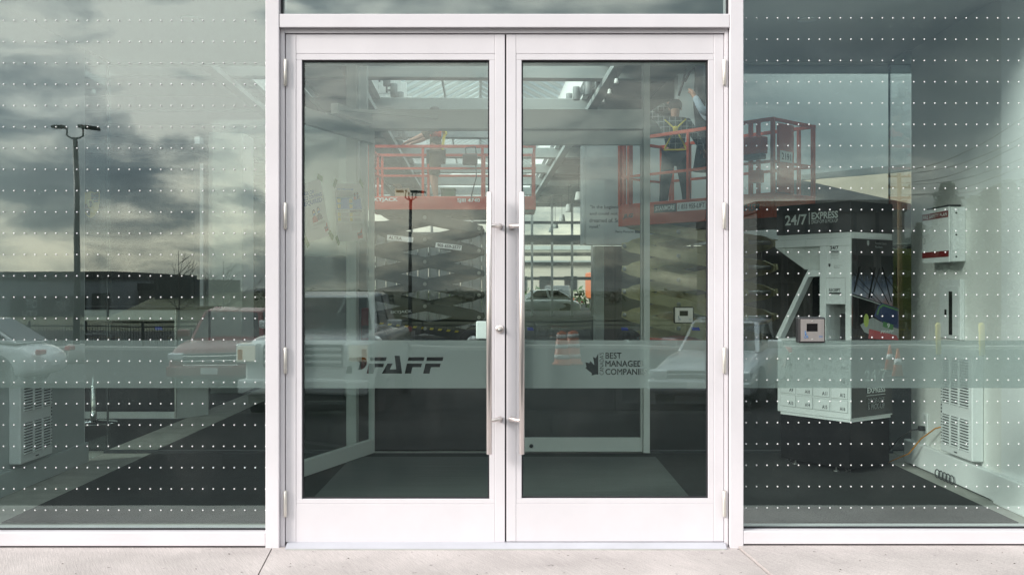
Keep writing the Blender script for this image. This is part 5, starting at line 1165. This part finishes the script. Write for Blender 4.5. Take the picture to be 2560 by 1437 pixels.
person('worker in red vest and dark shorts reaching to the rail, head hidden by the transom', (pw.x, pw.y, lz(516) + .05), radians(95), 1.02,
       dict(ell=(-.27, .26, 1.22), wrl=(-.20, .46, 1.14), elr=(.24, .22, 1.24), wrr=(.12, .44, 1.14), knl=(-.10, .06, .5)), M_['brown'], M_['brown'], 'workers on the scissor lifts', vest=M_['vest'], shorts=True, harness=True)
a = P(1752, 0, 3.05)
mb = MB(); mb.tube([P(1752, 165, 3.4), P(1748, 260, 3.4), P(1756, 360, 3.4), P(1750, 430, 3.4)], [.09, .10, .09, .12], 10); o = mb.build('cable_bundle', M_['gasket']); tag(o, 'thick black bundle of cables hanging from the ceiling beside the workers', 'cables')
mb = MB(); mb.tube([P(1712, 205, 3.4), P(1722, 185, 3.4), P(1735, 170, 3.4), P(1745, 195, 3.4)], .02, 8); mb.tube([P(1697, 240, 3.4), P(1708, 205, 3.4), P(1715, 172, 3.4)], .018, 8); o = mb.build('hanging_wire', M_['gasket']); tag(o, 'loose black wire loop dangling above the raised hand', 'wire')
# ------------------------------------------------------------------ vehicles
def car(label, loc, rz, paint, kind='sedan', group='parked cars', cat='car'):
    K = dict(sedan=dict(L=4.6, W=1.80, g=.20, bz=[.56, .72, .78, .92, .95, .95, .92, .60], bx=[-1, -.96, -.80, -.45, 0, .45, .85, 1], roof=1.44, cab=[(-.38, .95), (-.10, 1.40), (.42, 1.43), (.78, .98)]),
             suv=dict(L=4.6, W=1.84, g=.24, bz=[.62, .86, .98, 1.06, 1.08, 1.10, 1.06, .70], bx=[-1, -.965, -.80, -.42, 0, .5, .94, 1], roof=1.66, cab=[(-.42, 1.06), (-.16, 1.60), (.62, 1.65), (.93, 1.10)]),
             truck=dict(L=5.8, W=2.02, g=.34, bz=[.70, 1.20, 1.28, 1.32, 1.30, 1.30, 1.28, .9], bx=[-1, -.985, -.86, -.50, 0, .5, .97, 1], roof=1.94, cab=[(-.42, 1.30), (-.22, 1.86), (.25, 1.92), (.34, 1.32)]))[kind]
    L2, W2, g = K['L'] / 2, K['W'] / 2, K['g']; M = Matrix.Translation(loc) @ Matrix.Rotation(rz, 4, 'Z')
    t = thing('parked_car' if kind != 'truck' else 'pickup_truck', label, cat, loc, rz, group)
    mb = MB(M); rings = []
    for fx, zt in zip(K['bx'], K['bz']):
        end = abs(fx) > .97; w = W2 * (.90 if end else 1.0) * (1 - .05 * max(0, abs(fx) - .7) / .3); x = fx * L2; zl = g + (.10 if end else 0)
        pts = [(x, -w * .88, zl), (x, -w, zl + .14), (x, -w * 1.0, zt - .22), (x, -w * .95, zt - .06), (x, -w * .80, zt), (x, 0, zt + (.03 if not end else 0)), (x, w * .80, zt), (x, w * .95, zt - .06), (x, w, zt - .22), (x, w, zl + .14), (x, w * .88, zl)]
        rings.append([mb.bm.verts.new(M @ Vector(p)) for p in pts])
    for a, b in zip(rings, rings[1:]):
        for i in range(len(a)):
            j = (i + 1) % len(a); f = mb.bm.faces.new((a[i], a[j], b[j], b[i])); f.smooth = True
    mb.bm.faces.new(rings[0]); mb.bm.faces.new(rings[-1][::-1]); body = mb.build('body', paint, t, sub=2)
    # cabin
    c = K['cab']; (x0, z0), (x1, z1), (x2, z2), (x3, z3) = [(a * L2, b) for a, b in c]; wb, wt = W2 * .90, W2 * .70
    mb = MB(M); P4 = lambda x, z, w: [(x, -w, z), (x, w, z)]
    base = [(x0, -wb * .93, z0 - .05), (x0, wb * .93, z0 - .05), (x3, wb * .93, z3 - .05), (x3, -wb * .93, z3 - .05)]; top = [(x1, -wt * .96, z1), (x1, wt * .96, z1), (x2, wt, z2), (x2, -wt, z2)]
    mid = [((x1 + x2) / 2, wt, (z1 + z2) / 2 + .04), ((x1 + x2) / 2, -wt, (z1 + z2) / 2 + .04)]
    mb._add(base + top + mid, [(0, 1, 5, 4), (1, 2, 6, 8, 5), (2, 3, 7, 6), (3, 0, 4, 9, 7), (4, 5, 8, 9), (9, 8, 6, 7), (3, 2, 1, 0)], False)
    cabin = mb.build('cabin', paint, t); bv = cabin.modifiers.new('round', 'BEVEL'); bv.width = .05; bv.segments = 2
    def win(a, b, c_, d, name, k=.88):
        q = [Vector(p) for p in (a, b, c_, d)]; ce = sum(q, Vector()) / 4; n = (q[1] - q[0]).cross(q[3] - q[0]).normalized()
        if n.dot(ce - Vector((0, 0, 1.1))) < 0: n = -n
        MB(M).prism([ce + (p - ce) * k + n * .006 for p in q], n * .008).build(name, M_['glassdark'], t)
    win(base[0], base[1], top[1], top[0], 'windscreen'); win(base[2], base[3], top[3], top[2], 'rear_window')
    for s, (b0, b1, t0, t1, m_) in ((1, (base[1], base[2], top[1], top[2], 1)), (-1, (base[0], base[3], top[0], top[3], -1))):
        b0, b1, t0, t1 = map(Vector, (b0, b1, t0, t1)); bm_, tm_ = b0.lerp(b1, .5), t0.lerp(t1, .5)
        b0, b1, bm_ = [p + Vector((0, 0, .10)) for p in (b0, b1, bm_)]
        win(b0.lerp(b1, .06), bm_ - Vector((.03, 0, 0)), tm_ - Vector((.03, 0, 0)), t0.lerp(t1, .05), 'side_window', .92); win(bm_ + Vector((.03, 0, 0)), b0.lerp(b1, .93), t1, tm_ + Vector((.03, 0, 0)), 'side_window', .92)
    # wheels
    for fx in (-.62, .60):
        for s in (-1, 1):
            rr = {'sedan': .33, 'suv': .36, 'truck': .41}[kind]; y = s * W2 * .985
            w = MB(M).lathe((fx * L2, y - (.22 if s > 0 else 0), rr), [(rr * .62, 0), (rr * .95, 0), (rr, .03), (rr, .19), (rr * .95, .22), (rr * .62, .22)], 24, 'Y').build('wheel', M_['rubber'], t)
            MB(M).lathe((fx * L2, y - (.19 if s > 0 else -.01), rr), [(0, .0), (rr * .63, 0), (rr * .63, .17), (0, .19)], 20, 'Y').build('rim', M_['metal'], w)
            MB(M).lathe((fx * L2, y - (.20 if s > 0 else -.0), rr + .02), [(rr * 1.02, 0), (rr * 1.14, 0), (rr * 1.14, .212), (rr * 1.02, .212)], 24, 'Y').build('wheel_arch', M_['gasket'], t)
    # nose: headlamps, grille, bumper, plate
    xf = -L2; zb = K['bz'][1]
    for s in (-1, 1):
        if kind == 'truck':
            h = MB(M).box(xf - .045, xf + .25, s * W2 * .985, s * W2 * .66, zb - .30, zb - .02, bev=.02).build('headlight', M_['carwhite'], t)
            MB(M).box(xf - .056, xf - .04, s * W2 * .965, s * W2 * .70, zb - .27, zb - .05, bev=.006).build('lens', M_['lens_glint'], h)
            MB(M).box(xf - .060, xf - .05, s * W2 * .955, s * W2 * .88, zb - .25, zb - .10, bev=.006).build('amber_marker', M_['amber'], h)
        else:
            MB(M).box(xf - .012, xf + .36, s * W2 * .93, s * W2 * .58, zb - .17, zb - .03, bev=.03, seg=2).build('headlight', M_['lens'], t)
    gr = MB(M).box(xf - .02, xf + .1, -W2 * .60, W2 * .60, zb - (.36 if kind == 'truck' else .22), zb - .04, bev=.02).build('grille', M_['gasket'], t)
    for k in range(3): MB(M).box(xf - .035, xf - .015, -W2 * .58, W2 * .58, zb - .11 - k * .09 - .02, zb - .11 - k * .09 + .02, bev=.006).build('grille_bar', M_['chrome'] if kind != 'truck' else M_['carwhite'], gr)
    MB(M).box(xf - .075, xf + .2, -W2 * .95, W2 * .95, g + .10, g + .33, bev=.04, seg=2).build('bumper', paint if kind != 'sedan' else paint, t)
    MB(M).box(xf - .085, xf - .07, -.16, .16, g + .16, g + .29, bev=.004).build('number_plate', M_['white_paint'], t)
    for s in (-1, 1):
        MB(M).box(L2 - .12, L2 + .01, s * W2 * .93, s * W2 * .62, K['bz'][6] - .20, K['bz'][6] - .09, bev=.02).build('tail_light', M_['taillens'], t)
        MB(M).box(x0 + .25, x0 + .42, s * (W2 + .19), s * (W2 - .06), z0 + .02, z0 + .16, bev=.03, seg=2).build('wing_mirror', paint, t)
    if kind == 'truck':
        MB(M).box(.38 * L2, .95 * L2, -W2 * .85, W2 * .85, 1.31, 1.335).build('load_bed', M_['gasket'], t)
    else: MB(M).box(-.05 * L2, .42 * L2, -.01, .01, K['roof'] + .0, K['roof'] + .01).build('roof_seam', M_['gasket'], t)
    return t
def at(px, d, z=None): return (RX(px, d), -d, ground_z(d))
# the nose of these cars is towards -x in their own frame; turned so it faces the building
def facing(px, d, ang=0.0, L=4.6):
    a = radians(-90) + ang; v = Vector((cos(a), sin(a), 0)); c = Vector((RX(px, d), -d, 0)) + v * (L / 2); return (c.x, c.y, ground_z(-c.y)), a
l, a = facing(757, 9.9, radians(1), 5.8); car('white pickup truck with square headlights parked facing the entrance', l, a, M_['carwhite'], 'truck', cat='pickup truck')
l, a = facing(527, 15.4, radians(-3)); car('dark red crossover parked facing the entrance beside the white pickup', l, a, M_['carred'], 'suv')
car('white car parked side on across the lot near the lamp post', (RX(-120, 16.8), -16.8, ground_z(16.8)), 0.0, M_['cargrey'], 'sedan')
l, a = facing(1745, 11.5, radians(24)); car('silver sedan parked at an angle before the doors', l, a, M_['carsilver'], 'sedan')
# ------------------------------------------------------------------ street furniture
def lamp_post(label, px, d, top_py, n=2, sc=1.0):
    x, zg, zt = RX(px, d), ground_z(d), RZ(top_py, d); t = thing('lamp_post', label, 'lamp post', (x, -d, zg), 0, 'car park lamp posts')
    MB().tube([(x, -d, zg), (x, -d, zt - .35 * sc)], [.11 * sc, .075 * sc], 12).build('pole', M_['pole'], t); MB().cyl((x, -d, zg), .25 * sc, .6, 16).build('pole_base', M_['kerb'], t)
    for s in ((-1, 1) if n == 2 else (-1, -.35, .35, 1)):
        w = .26 * sc
        MB().tube([(x, -d, zt - .36 * sc), (x + s * w * .5, -d, zt - .36 * sc), (x + s * w, -d, zt - .28 * sc), (x + s * w, -d, zt - .03)], .03 * sc, 8).build('bracket', M_['pole'], t)
        o = s * w; h = .08 * s * sc
        MB().prism([(x + o - .1 * sc, -d - .17 * sc, zt - .03 + (.0)), (x + o + s * .46 * sc, -d - .17 * sc, zt - .03 - abs(h) * .6 + (.05 if s < 0 else 0)), (x + o + s * .46 * sc, -d + .17 * sc, zt - .03 - abs(h) * .6 + (.05 if s < 0 else 0)), (x + o - .1 * sc, -d + .17 * sc, zt - .03)], (0, 0, .09 * sc)).build('lamp_head', M_['pole'], t)
    return t
lamp_post('tall twin headed lamp post rising before the bright clouds', 191, 26.5, 318)
lamp_post('slim four headed lamp post farther across the lot, mirrored in the left door', 1026, 45, 480, 4)
t = thing('utility_pole', 'wooden utility pole with three cross arms carrying wires', 'utility pole', (RX(2250, 57), -57, ground_z(57))); d = 57; x = RX(2250, d)
MB().tube([(x, -d, ground_z(d)), (x, -d, RZ(432, d))], [.17, .12], 10).build('pole', M_['wood'], t)
arm_dir = Vector((.9, -.1, 0)).normalized(); starts = []
for py in (441, 470, 497):
    z = RZ(py, d); MB().bar(Vector((x, -d, z)) - arm_dir * .75, Vector((x, -d, z)) + arm_dir * .75, .1, .12).build('cross_arm', M_['wood'], t)
    for s in (-.65, .65): MB().lathe(tuple(Vector((x, -d, z + .06)) + arm_dir * s), [(.05, 0), (.07, .06), (.05, .14), (0, .16)], 10).build('insulator', M_['bark'], t); starts.append(Vector((x, -d, z + .2)) + arm_dir * s)
e_ = Vector((16.5, -18.0, 0))
for i, s0 in enumerate(starts):
    e = Vector((e_.x + (i % 2) * 1.2, e_.y, 8.6 - (i // 2) * .95)); pts = []
    for k in range(21): q = s0.lerp(e, k / 20); q.z -= 1.1 * sin(pi * k / 20); pts.append(q)
    o = MB().tube(pts, .022, 5).build('overhead_wire', M_['gasket']); tag(o, 'thin dark overhead wire, %s strand from the %s cross arm' % ('right' if i % 2 else 'left', ('top', 'middle', 'lowest')[i // 2]), 'wire', 'overhead wires')
x2 = 17.1; t = thing('utility_pole', 'tall utility pole nearest the building, carrying the near end of the wires', 'utility pole', (x2, -18.0, ground_z(18))); MB().tube([(x2, -18.0, ground_z(18)), (x2, -18.0, 9.4)], [.18, .13], 10).build('pole', M_['wood'], t)
for k in range(3): MB().bar((x2 - .8, -18.0, 8.5 - k * .95), (x2 + .8, -18.0, 8.5 - k * .95), .1, .12).build('cross_arm', M_['wood'], t)
# railing fence along the lot
fe = thing('railing_fence', 'long black steel railing fence along the far edge of the car park', 'fence', (0, -39.5, ground_z(39.5))); d = 39.5; g = ground_z(d)
for z in (.12, .95): MB().bar((-34, -d, g + z), (34, -d, g + z), .04, .05).build('rail', M_['fence'], fe)
pk = None; n = 0; mb = MB()
for k in range(567):
    x = -33.9 + k * .12
    if abs(x + 11) < 15.0 and n < 250:
        if pk is None: pk = MB().box(x - .010, x + .010, -d - .010, -d + .010, g + .05, g + 1.05).build('picket', M_['fence'], fe); px_ = x
        else: c = pk.copy(); COL.objects.link(c); c.parent = fe; c.location = pk.location + Vector((x - px_, 0, 0))
        n += 1
    else: mb.box(x - .010, x + .010, -d - .010, -d + .010, g + .05, g + 1.05)
o = mb.build('outer_pickets', M_['fence'], fe); o['kind'] = 'stuff'
for k in range(28):
    x = -33.95 + k * 2.5; MB().box(x - .04, x + .04, -d - .04, -d + .04, g, g + 1.15).build('fence_post', M_['fence'], fe)
for i, px in enumerate((2345, 2457)):
    x, d = RX(px, 32), 32; t = thing('bollard', ['yellow steel bollard left of the electrical panel in the reflection', 'yellow steel bollard reflected on the bare right wall beside the panel'][i], 'bollard', (x, -d, ground_z(d)), 0, 'yellow bollards')
    MB().lathe((x, -d, ground_z(d)), [(.10, 0), (.10, 1.08), (.09, 1.14), (.05, 1.18), (0, 1.19)], 16).build('post', M_['hazard'], t)
for i, (px, d) in enumerate(((2222, 22), (2243, 19.5))):
    x, g = RX(px, d), ground_z(d); t = thing('traffic_cone', ['orange traffic cone standing farther out on the lot', 'orange traffic cone standing nearer on the lot'][i], 'cone', (x, -d, g), 0, 'orange traffic cones')
    MB().box(x - .18, x + .18, -d - .18, -d + .18, g + .002, g + .03, bev=.01).build('cone_base', M_['gasket'], t); MB().lathe((x, -d, g + .03), [(.14, 0), (.03, .62), (.02, .64), (0, .64)], 16).build('cone_body', M_['truck_orange'], t); MB().lathe((x, -d, g + .03), [(.098, .26), (.074, .40)], 16).build('reflective_band', M_['white_paint'], t)
for i, (px, d) in enumerate(((1408, 25), (1436, 25.6))):
    x, g = RX(px, d), ground_z(d); t = thing('traffic_barrel', ['orange traffic barrel with pale bands, left of the pair', 'orange traffic barrel with pale bands, right of the pair'][i], 'barrel', (x, -d, g), 0, 'orange traffic barrels')
    MB().lathe((x, -d, g), [(.30, 0), (.30, .06), (.24, .07), (.22, .35), (.21, .36), (.19, .68), (.17, .70), (.15, .95), (.05, 1.0), (0, 1.0)], 18).build('barrel_body', M_['truck_orange'], t)
    for z, r in ((.18, .238), (.48, .208), (.78, .172)): MB().lathe((x, -d, g), [(r, z), (r - .008, z + .12)], 18).build('pale_band', M_['white_paint'], t)
# ------------------------------------------------------------------ buildings across the road
def store(label, px0, px1, d, top, depth, m, m_top=None, band=None, name='store_building'):
    x0, x1, zt, g = RX(px0, d), RX(px1, d), RZ(top, d), ground_z(d); t = thing(name, label, 'building', ((x0 + x1) / 2, -d, g))
    part('wall', m, t, x0, x1, -d - depth, -d, g - .3, zt - (.9 if m_top else 0))
    if m_top: part('fascia', m_top, t, x0 - .15, x1 + .15, -d - depth - .1, -d + .2, zt - .9, zt)
    return t, x0, x1, zt, g
d = 110
t, x0, x1, zt, g = store('long grey outlet store with dark fascia and a dark sign panel, beyond the fence', -420, 282, d, 680, 30, M_['store'], M_['store_dark'])
def onf(px, py): return (RX(px, d), RZ(py, d))
(a, b), (c, e) = onf(26, 800), onf(216, 741); part('sign_panel', M_['store_dark'], t, a, c, -d + .01, -d + .12, b, e)
# the sign reads properly from the street side; the glass mirrors it
Ms = frame((0, -d + .14, 0), (-1, 0, 0), (0, 0, 1))
def sg(s, px0, px1, py0, py1, **kw):   # px0 = where its first letter appears (rightmost in the mirror image)
    a, b = RX(px0, d), RX(px1, d); z0, z1 = RZ(py1, d), RZ(py0, d); txt(s, Ms, -max(a, b), z0, abs(b - a), z1 - z0, M_['greyink'], t, .02, **kw)
sg('OFF', 96, 66, 750, 773, bold=.02); sg('5TH', 96, 58, 779, 801, bold=.02); sg('Saks', 180, 140, 748, 768, shear=.35); sg('Fifth', 168, 135, 768, 782, shear=.35); sg('Avenue', 190, 135, 783, 797, shear=.35)
part('divider', M_['greyink'], t, RX(104, d), RX(105, d), -d + .121, -d + .14, RZ(798, d), RZ(746, d))
for k in range(7):
    px = -380 + k * 52; part('window', M_['glassdark'], t, RX(px, d), RX(px + 34, d), -d + .01, -d + .08, g + .2, RZ(770, d))
part('dark_entry', M_['store_dark'], t, RX(232, d), RX(276, d), -d + .01, -d + .3, g - .2, RZ(735, d))
t, *_ = store('low brown store block between the outlet store and the dark tower', 284, 388, 118, 709, 22, M_['store_mid'], M_['store_dark']); [part('window', M_['glassdark'], t, RX(296 + k * 24, 118), RX(312 + k * 24, 118), -118 + .01, -117.9, -1.6, RZ(770, 118)) for k in range(4)]
t, *_ = store('dark square store tower with a pale sign, behind the bare sapling', 386, 476, 105, 697, 20, M_['store_dark'])
t, *_ = store('long low dark store wing right of the dark tower', 480, 760, 125, 735, 20, M_['store_mid'], M_['store_dark']); [part('window', M_['glassdark'], t, RX(500 + k * 40, 125), RX(528 + k * 40, 125), -125 + .01, -124.9, -1.6, RZ(775, 125)) for k in range(6)]
dm = thing('domed_building', 'dark domed roof rising over the low stores', 'building', (RX(630, 130), -140, -2)); MB().lathe((RX(630, 130), -140, -2), [(4.6, 0), (4.6, RZ(740, 130) + 2), (3.6, RZ(728, 130) + 2), (1.6, RZ(721, 130) + 2), (0, RZ(719.5, 130) + 2)], 24).build('drum_and_dome', M_['store_dark'], dm)
MB().lathe((RX(630, 130), -140, -2), [(4.75, RZ(745, 130) + 2), (4.75, RZ(741, 130) + 2), (4.6, RZ(740, 130) + 2)], 24).build('cornice', M_['store_mid'], dm)
# earth bank with scrub along the horizon
mb = MB(); nx = 60; vs = []; prof = [(92, -2.05), (98, -1.2), (106, .0), (118, .45), (140, -2.1)]
rnd = random.Random(3)
for i in range(nx + 1):
    for dd, z in prof: vs.append((-40 + 160 * i / nx, -dd - rnd.uniform(-1, 1), z + (rnd.uniform(-.25, .25) if z > -1.5 else 0)))
k = len(prof); mb._add(vs, [(i * k + j, i * k + j + 1, (i + 1) * k + j + 1, (i + 1) * k + j) for i in range(nx) for j in range(k - 1)], True); tag(mb.build('earth_bank', M_['soil']), kind='structure')
def leaves(mb, c, r, n, size, rnd, sc=(1, 1, 1)):
    for _ in range(n):
        v = Vector((rnd.gauss(0, 1), rnd.gauss(0, 1), rnd.gauss(0, 1))).normalized() * r * rnd.uniform(.35, 1); p = Vector(c) + Vector((v.x * sc[0], v.y * sc[1], v.z * sc[2]))
        a = Vector((rnd.gauss(0, 1), rnd.gauss(0, 1), rnd.gauss(0, 1))).normalized(); b = a.orthogonal().normalized(); s = size * rnd.uniform(.6, 1.3)
        mb._add([p - a * s, p + b * s * .45, p + a * s, p - b * s * .45], [(0, 1, 2, 3)])
mb = MB()
for i in range(110):
    x = -30 + 140 * i / 110 + rnd.uniform(-.8, .8); dd = rnd.uniform(99, 112); h = rnd.uniform(.5, 1.3); leaves(mb, (x, -dd, -.3 + h * .4), h, 60, .22, rnd, (1.2, 1, .9))
o = mb.build('scrub', M_['leaf'], fix=False); tag(o, 'low brown green scrub along the earth bank on the horizon', 'scrub', kind='stuff')
# pines beyond the road
def pine(h, rnd):
    mb = MB(); n = int(h * 4.5)
    for i in range(n):
        f = i / n; z = h * (.12 + .88 * f); rad = (1 - f) ** .8 * h * .23 * rnd.uniform(.75, 1.15) + .12
        for b in range(6):
            a = rnd.uniform(0, 2 * pi); ln = rad * rnd.uniform(.55, 1.1); tip = Vector((cos(a) * ln, sin(a) * ln, z - ln * .18)); 
            for q in range(7):
                p = Vector((0, 0, z)).lerp(tip, .25 + .75 * q / 6) + Vector((rnd.gauss(0, .06), rnd.gauss(0, .06), rnd.gauss(0, .08))) * h * .1
                leaves(mb, p, .16 + .02 * h, 3, .20, rnd, (1, 1, .6))
    return mb
def plant_tree(px, d, top, lab, proto=[None, None]):
    zt, g = RZ(top, d), ground_z(d); h = zt - g; i = rnd.randint(0, 1)
    if proto[i] is None:
        t = thing('pine_tree', '', 'tree', (0, 0, 0)); MB().tube([(0, 0, 0), (.05, 0, 4), (0, 0, 9.2)], [.2, .13, .03], 8).build('trunk', M_['bark'], t); pine(10, random.Random(11 + i)).build('crown', M_['pine'], t, fix=False); proto[i] = t
    else: t = copy_tree(proto[i])
    t.location = (RX(px, d), -d, g); s = h / 10; t.scale = (s * 1.1, s * 1.1, s); t.rotation_euler = (0, 0, rnd.uniform(0, 6)); tag(t, lab, 'tree', 'pine trees beyond the road')
for a in [(2366, 62, 458, 'lone pointed pine just left of the pine clump'), (2440, 66, 492, 'shorter pine at the near edge of the clump'), (2478, 64, 470, 'pine second along the clump'), (2525, 66, 452, 'pine with its tip highest but one in the clump'), (2580, 64, 440, 'tallest pine of the clump'), (2640, 66, 455, 'broad pine past the clump, outside the glass'),
          (2300, 75, 560, 'low dark pine beside the utility pole'), (2400, 72, 560, 'low pine filling the gap below the lone pine'), (2270, 70, 600, 'smallest pine beside the utility pole'), (2335, 78, 590, 'low pine behind the lone pine')]: plant_tree(*a)
# broad dull trees along the horizon on the dim side
bt = [None, None]
def broad(seed):
    r_ = random.Random(seed); mb = MB()
    for _ in range(26):
        a = r_.uniform(0, 2 * pi); z = r_.uniform(2.6, 9.0); rr = 3.6 * (1 - abs(z - 5.2) / 5.5) * r_.uniform(.3, 1); leaves(mb, (cos(a) * rr, sin(a) * rr, z), r_.uniform(.9, 1.6), 150, .28, r_, (1, 1, .8))
    return mb
def broad_tree(px, d, top, lab):
    zt, g = RZ(top, d), ground_z(d); s = (zt - g) / 10; i = rnd.randint(0, 1)
    if bt[i] is None:
        t = thing('broad_tree', '', 'tree', (0, 0, 0)); mb = MB(); mb.tube([(0, 0, 0), (.1, 0, 2.5), (0, .1, 6)], [.28, .2, .06], 8)
        for k in range(6): a = k * 1.05; mb.tube([(.08, 0, 2.2 + k * .3), (cos(a) * 1.2, sin(a) * 1.2, 4 + k * .35), (cos(a) * 2.2, sin(a) * 2.2, 5.2 + k * .5)], [.11, .07, .02], 6)
        mb.build('trunk', M_['bark'], t); broad(31 + i).build('crown', M_['tree'], t, fix=False); bt[i] = t
    else: t = copy_tree(bt[i])
    t.location = (RX(px, d), -d, g); t.scale = (s * 1.15, s * 1.15, s); t.rotation_euler = (0, 0, rnd.uniform(0, 6)); tag(t, lab, 'tree', 'broad trees on the horizon')
for a in [(2310, 92, 575, 'broad dull tree behind the small pines'), (2400, 90, 560, 'broad dull tree behind the gap of the pines'), (2500, 92, 545, 'broad dull tree behind the tallest pines'), (2600, 90, 540, 'broad dull tree past the tallest pines')]: broad_tree(*a)
t, x0, x1, zt, g = store('added brown flat roofed store beside the utility pole, darkening the mirrored sky', 1890, 2262, 74, 503, 25, M_['store_mid'], M_['store_dark'])  # added block; covers mirrored sky so the kiosk sign stays dark
for k in range(6): part('window', M_['glassdark'], t, RX(1912 + k * 58, 74), RX(1950 + k * 58, 74), -74 + .01, -73.9, g + .2, RZ(640, 74))
for k in range(7): part('pier', M_['store_dark'], t, RX(1900 + k * 58, 74), RX(1906 + k * 58, 74), -74 + .005, -73.7, g - .2, zt - .95)
# bare saplings
def sapling(px, d, top, seed, lab):
    r_ = random.Random(seed); x, g, zt = RX(px, d), ground_z(d), RZ(top, d); h = zt - g; t = thing('bare_sapling', lab, 'tree', (x, -d, g), 0, 'bare saplings by the fence')
    MB().tube([(x, -d, g), (x + .03, -d, g + h * .5), (x, -d, zt)], [.05, .03, .008], 7).build('trunk', M_['bark'], t); mb = MB()
    for k in range(14):
        z = g + h * r_.uniform(.35, .9); a = r_.uniform(0, 2 * pi); ln = (zt - z) * r_.uniform(.5, .9) + .3; p = Vector((x, -d, z)); dr = Vector((cos(a), sin(a) * .6, .75)).normalized(); q = p + dr * ln; mb.tube([p, p.lerp(q, .5) + Vector((0, 0, -.04 * ln)), q], [.018, .012, .004], 5)
        for j in range(3): s_ = p.lerp(q, r_.uniform(.3, .9)); mb.tube([s_, s_ + (dr + Vector((r_.gauss(0, .6), r_.gauss(0, .6), .3))).normalized() * ln * .4], [.008, .003], 4)
    mb.build('twigs', M_['bark'], t)
sapling(447, 38, 628, 5, 'bare leafless sapling before the dark tower'); sapling(556, 37, 655, 9, 'smaller bare sapling right of the dark tower')
# ------------------------------------------------------------------ outside the far glass
struct('rear_yard', M_['asphalt'], -60, 60, 48.6, 110, -.36, -.325)
car('white car parked outside the far glass wall', (P(1345, 0, 11.2).x, P(0, 0, 11.2).y, -.325), radians(8), M_['carwhite'], 'sedan', 'cars beyond the far glass')
car('dark car with lit red tail lamps outside the far glass wall', (P(1396, 0, 11.6).x, P(0, 0, 11.6).y, -.325), radians(-95), M_['glassdark'], 'suv', 'cars beyond the far glass')
a = P(1514, 0, 13.0); t = thing('orange_lorry', 'orange box lorry parked beyond the far glass beside the pillar', 'lorry', (a.x, a.y, -.325))
MB().box(a.x - .9, a.x + 1.4, a.y, a.y + 5, .5, 2.2, bev=.08).build('cargo_box', M_['truck_orange'], t); MB().box(a.x - .8, a.x + 1.3, a.y - 1.5, a.y - .02, .2, 1.7, bev=.15).build('cab', M_['truck_orange'], t); MB().box(a.x - .65, a.x + 1.15, a.y - 1.52, a.y - 1.45, .95, 1.5, bev=.03).build('windscreen', M_['glassdark'], t)
for x in (-.7, .95):
    for y in (-1.0, 3.6): MB().lathe((a.x + x, a.y + y, .12), [(.2, 0), (.44, .0), (.44, .25), (.2, .25)], 18, 'X').build('wheel', M_['rubber'], t)
for a0, w, h, lab in ((P(1330, 0, 20), 24, 3.4, 'pale low building far beyond the rear yard'), (P(1440, 0, 22), 16, 5.2, 'pale taller block far beyond the rear yard')):
    t = thing('far_building', lab, 'building', (a0.x, a0.y, -.3)); part('wall', M_['store_out'], t, a0.x - w / 2, a0.x + w / 2, a0.y, a0.y + 10, -.4, h); part('roof', M_['beam'], t, a0.x - w / 2 - .3, a0.x + w / 2 + .3, a0.y - .3, a0.y + 10.3, h + .001, h + .4)
    for k in range(int(w / 2.4)):
        for j in range(int(h / 3)): part('window', M_['glassdark'], t, a0.x - w / 2 + .7 + k * 2.4, a0.x - w / 2 + 1.9 + k * 2.4, a0.y - .05, a0.y - .01, .9 + j * 3, 2.3 + j * 3)
mb = MB(); rn = random.Random(21)
for i in range(70): leaves(mb, (-22 + i * .65, 62 + rn.uniform(-1, 1), .5), .9, 50, .2, rn, (1.2, 1, .9))
o = mb.build('hedge', mat('hedge_green', (.04, .075, .025), .9, 0, .4, .6), fix=False); tag(o, 'green hedge across the rear yard seen through the far glass', 'hedge', kind='stuff')
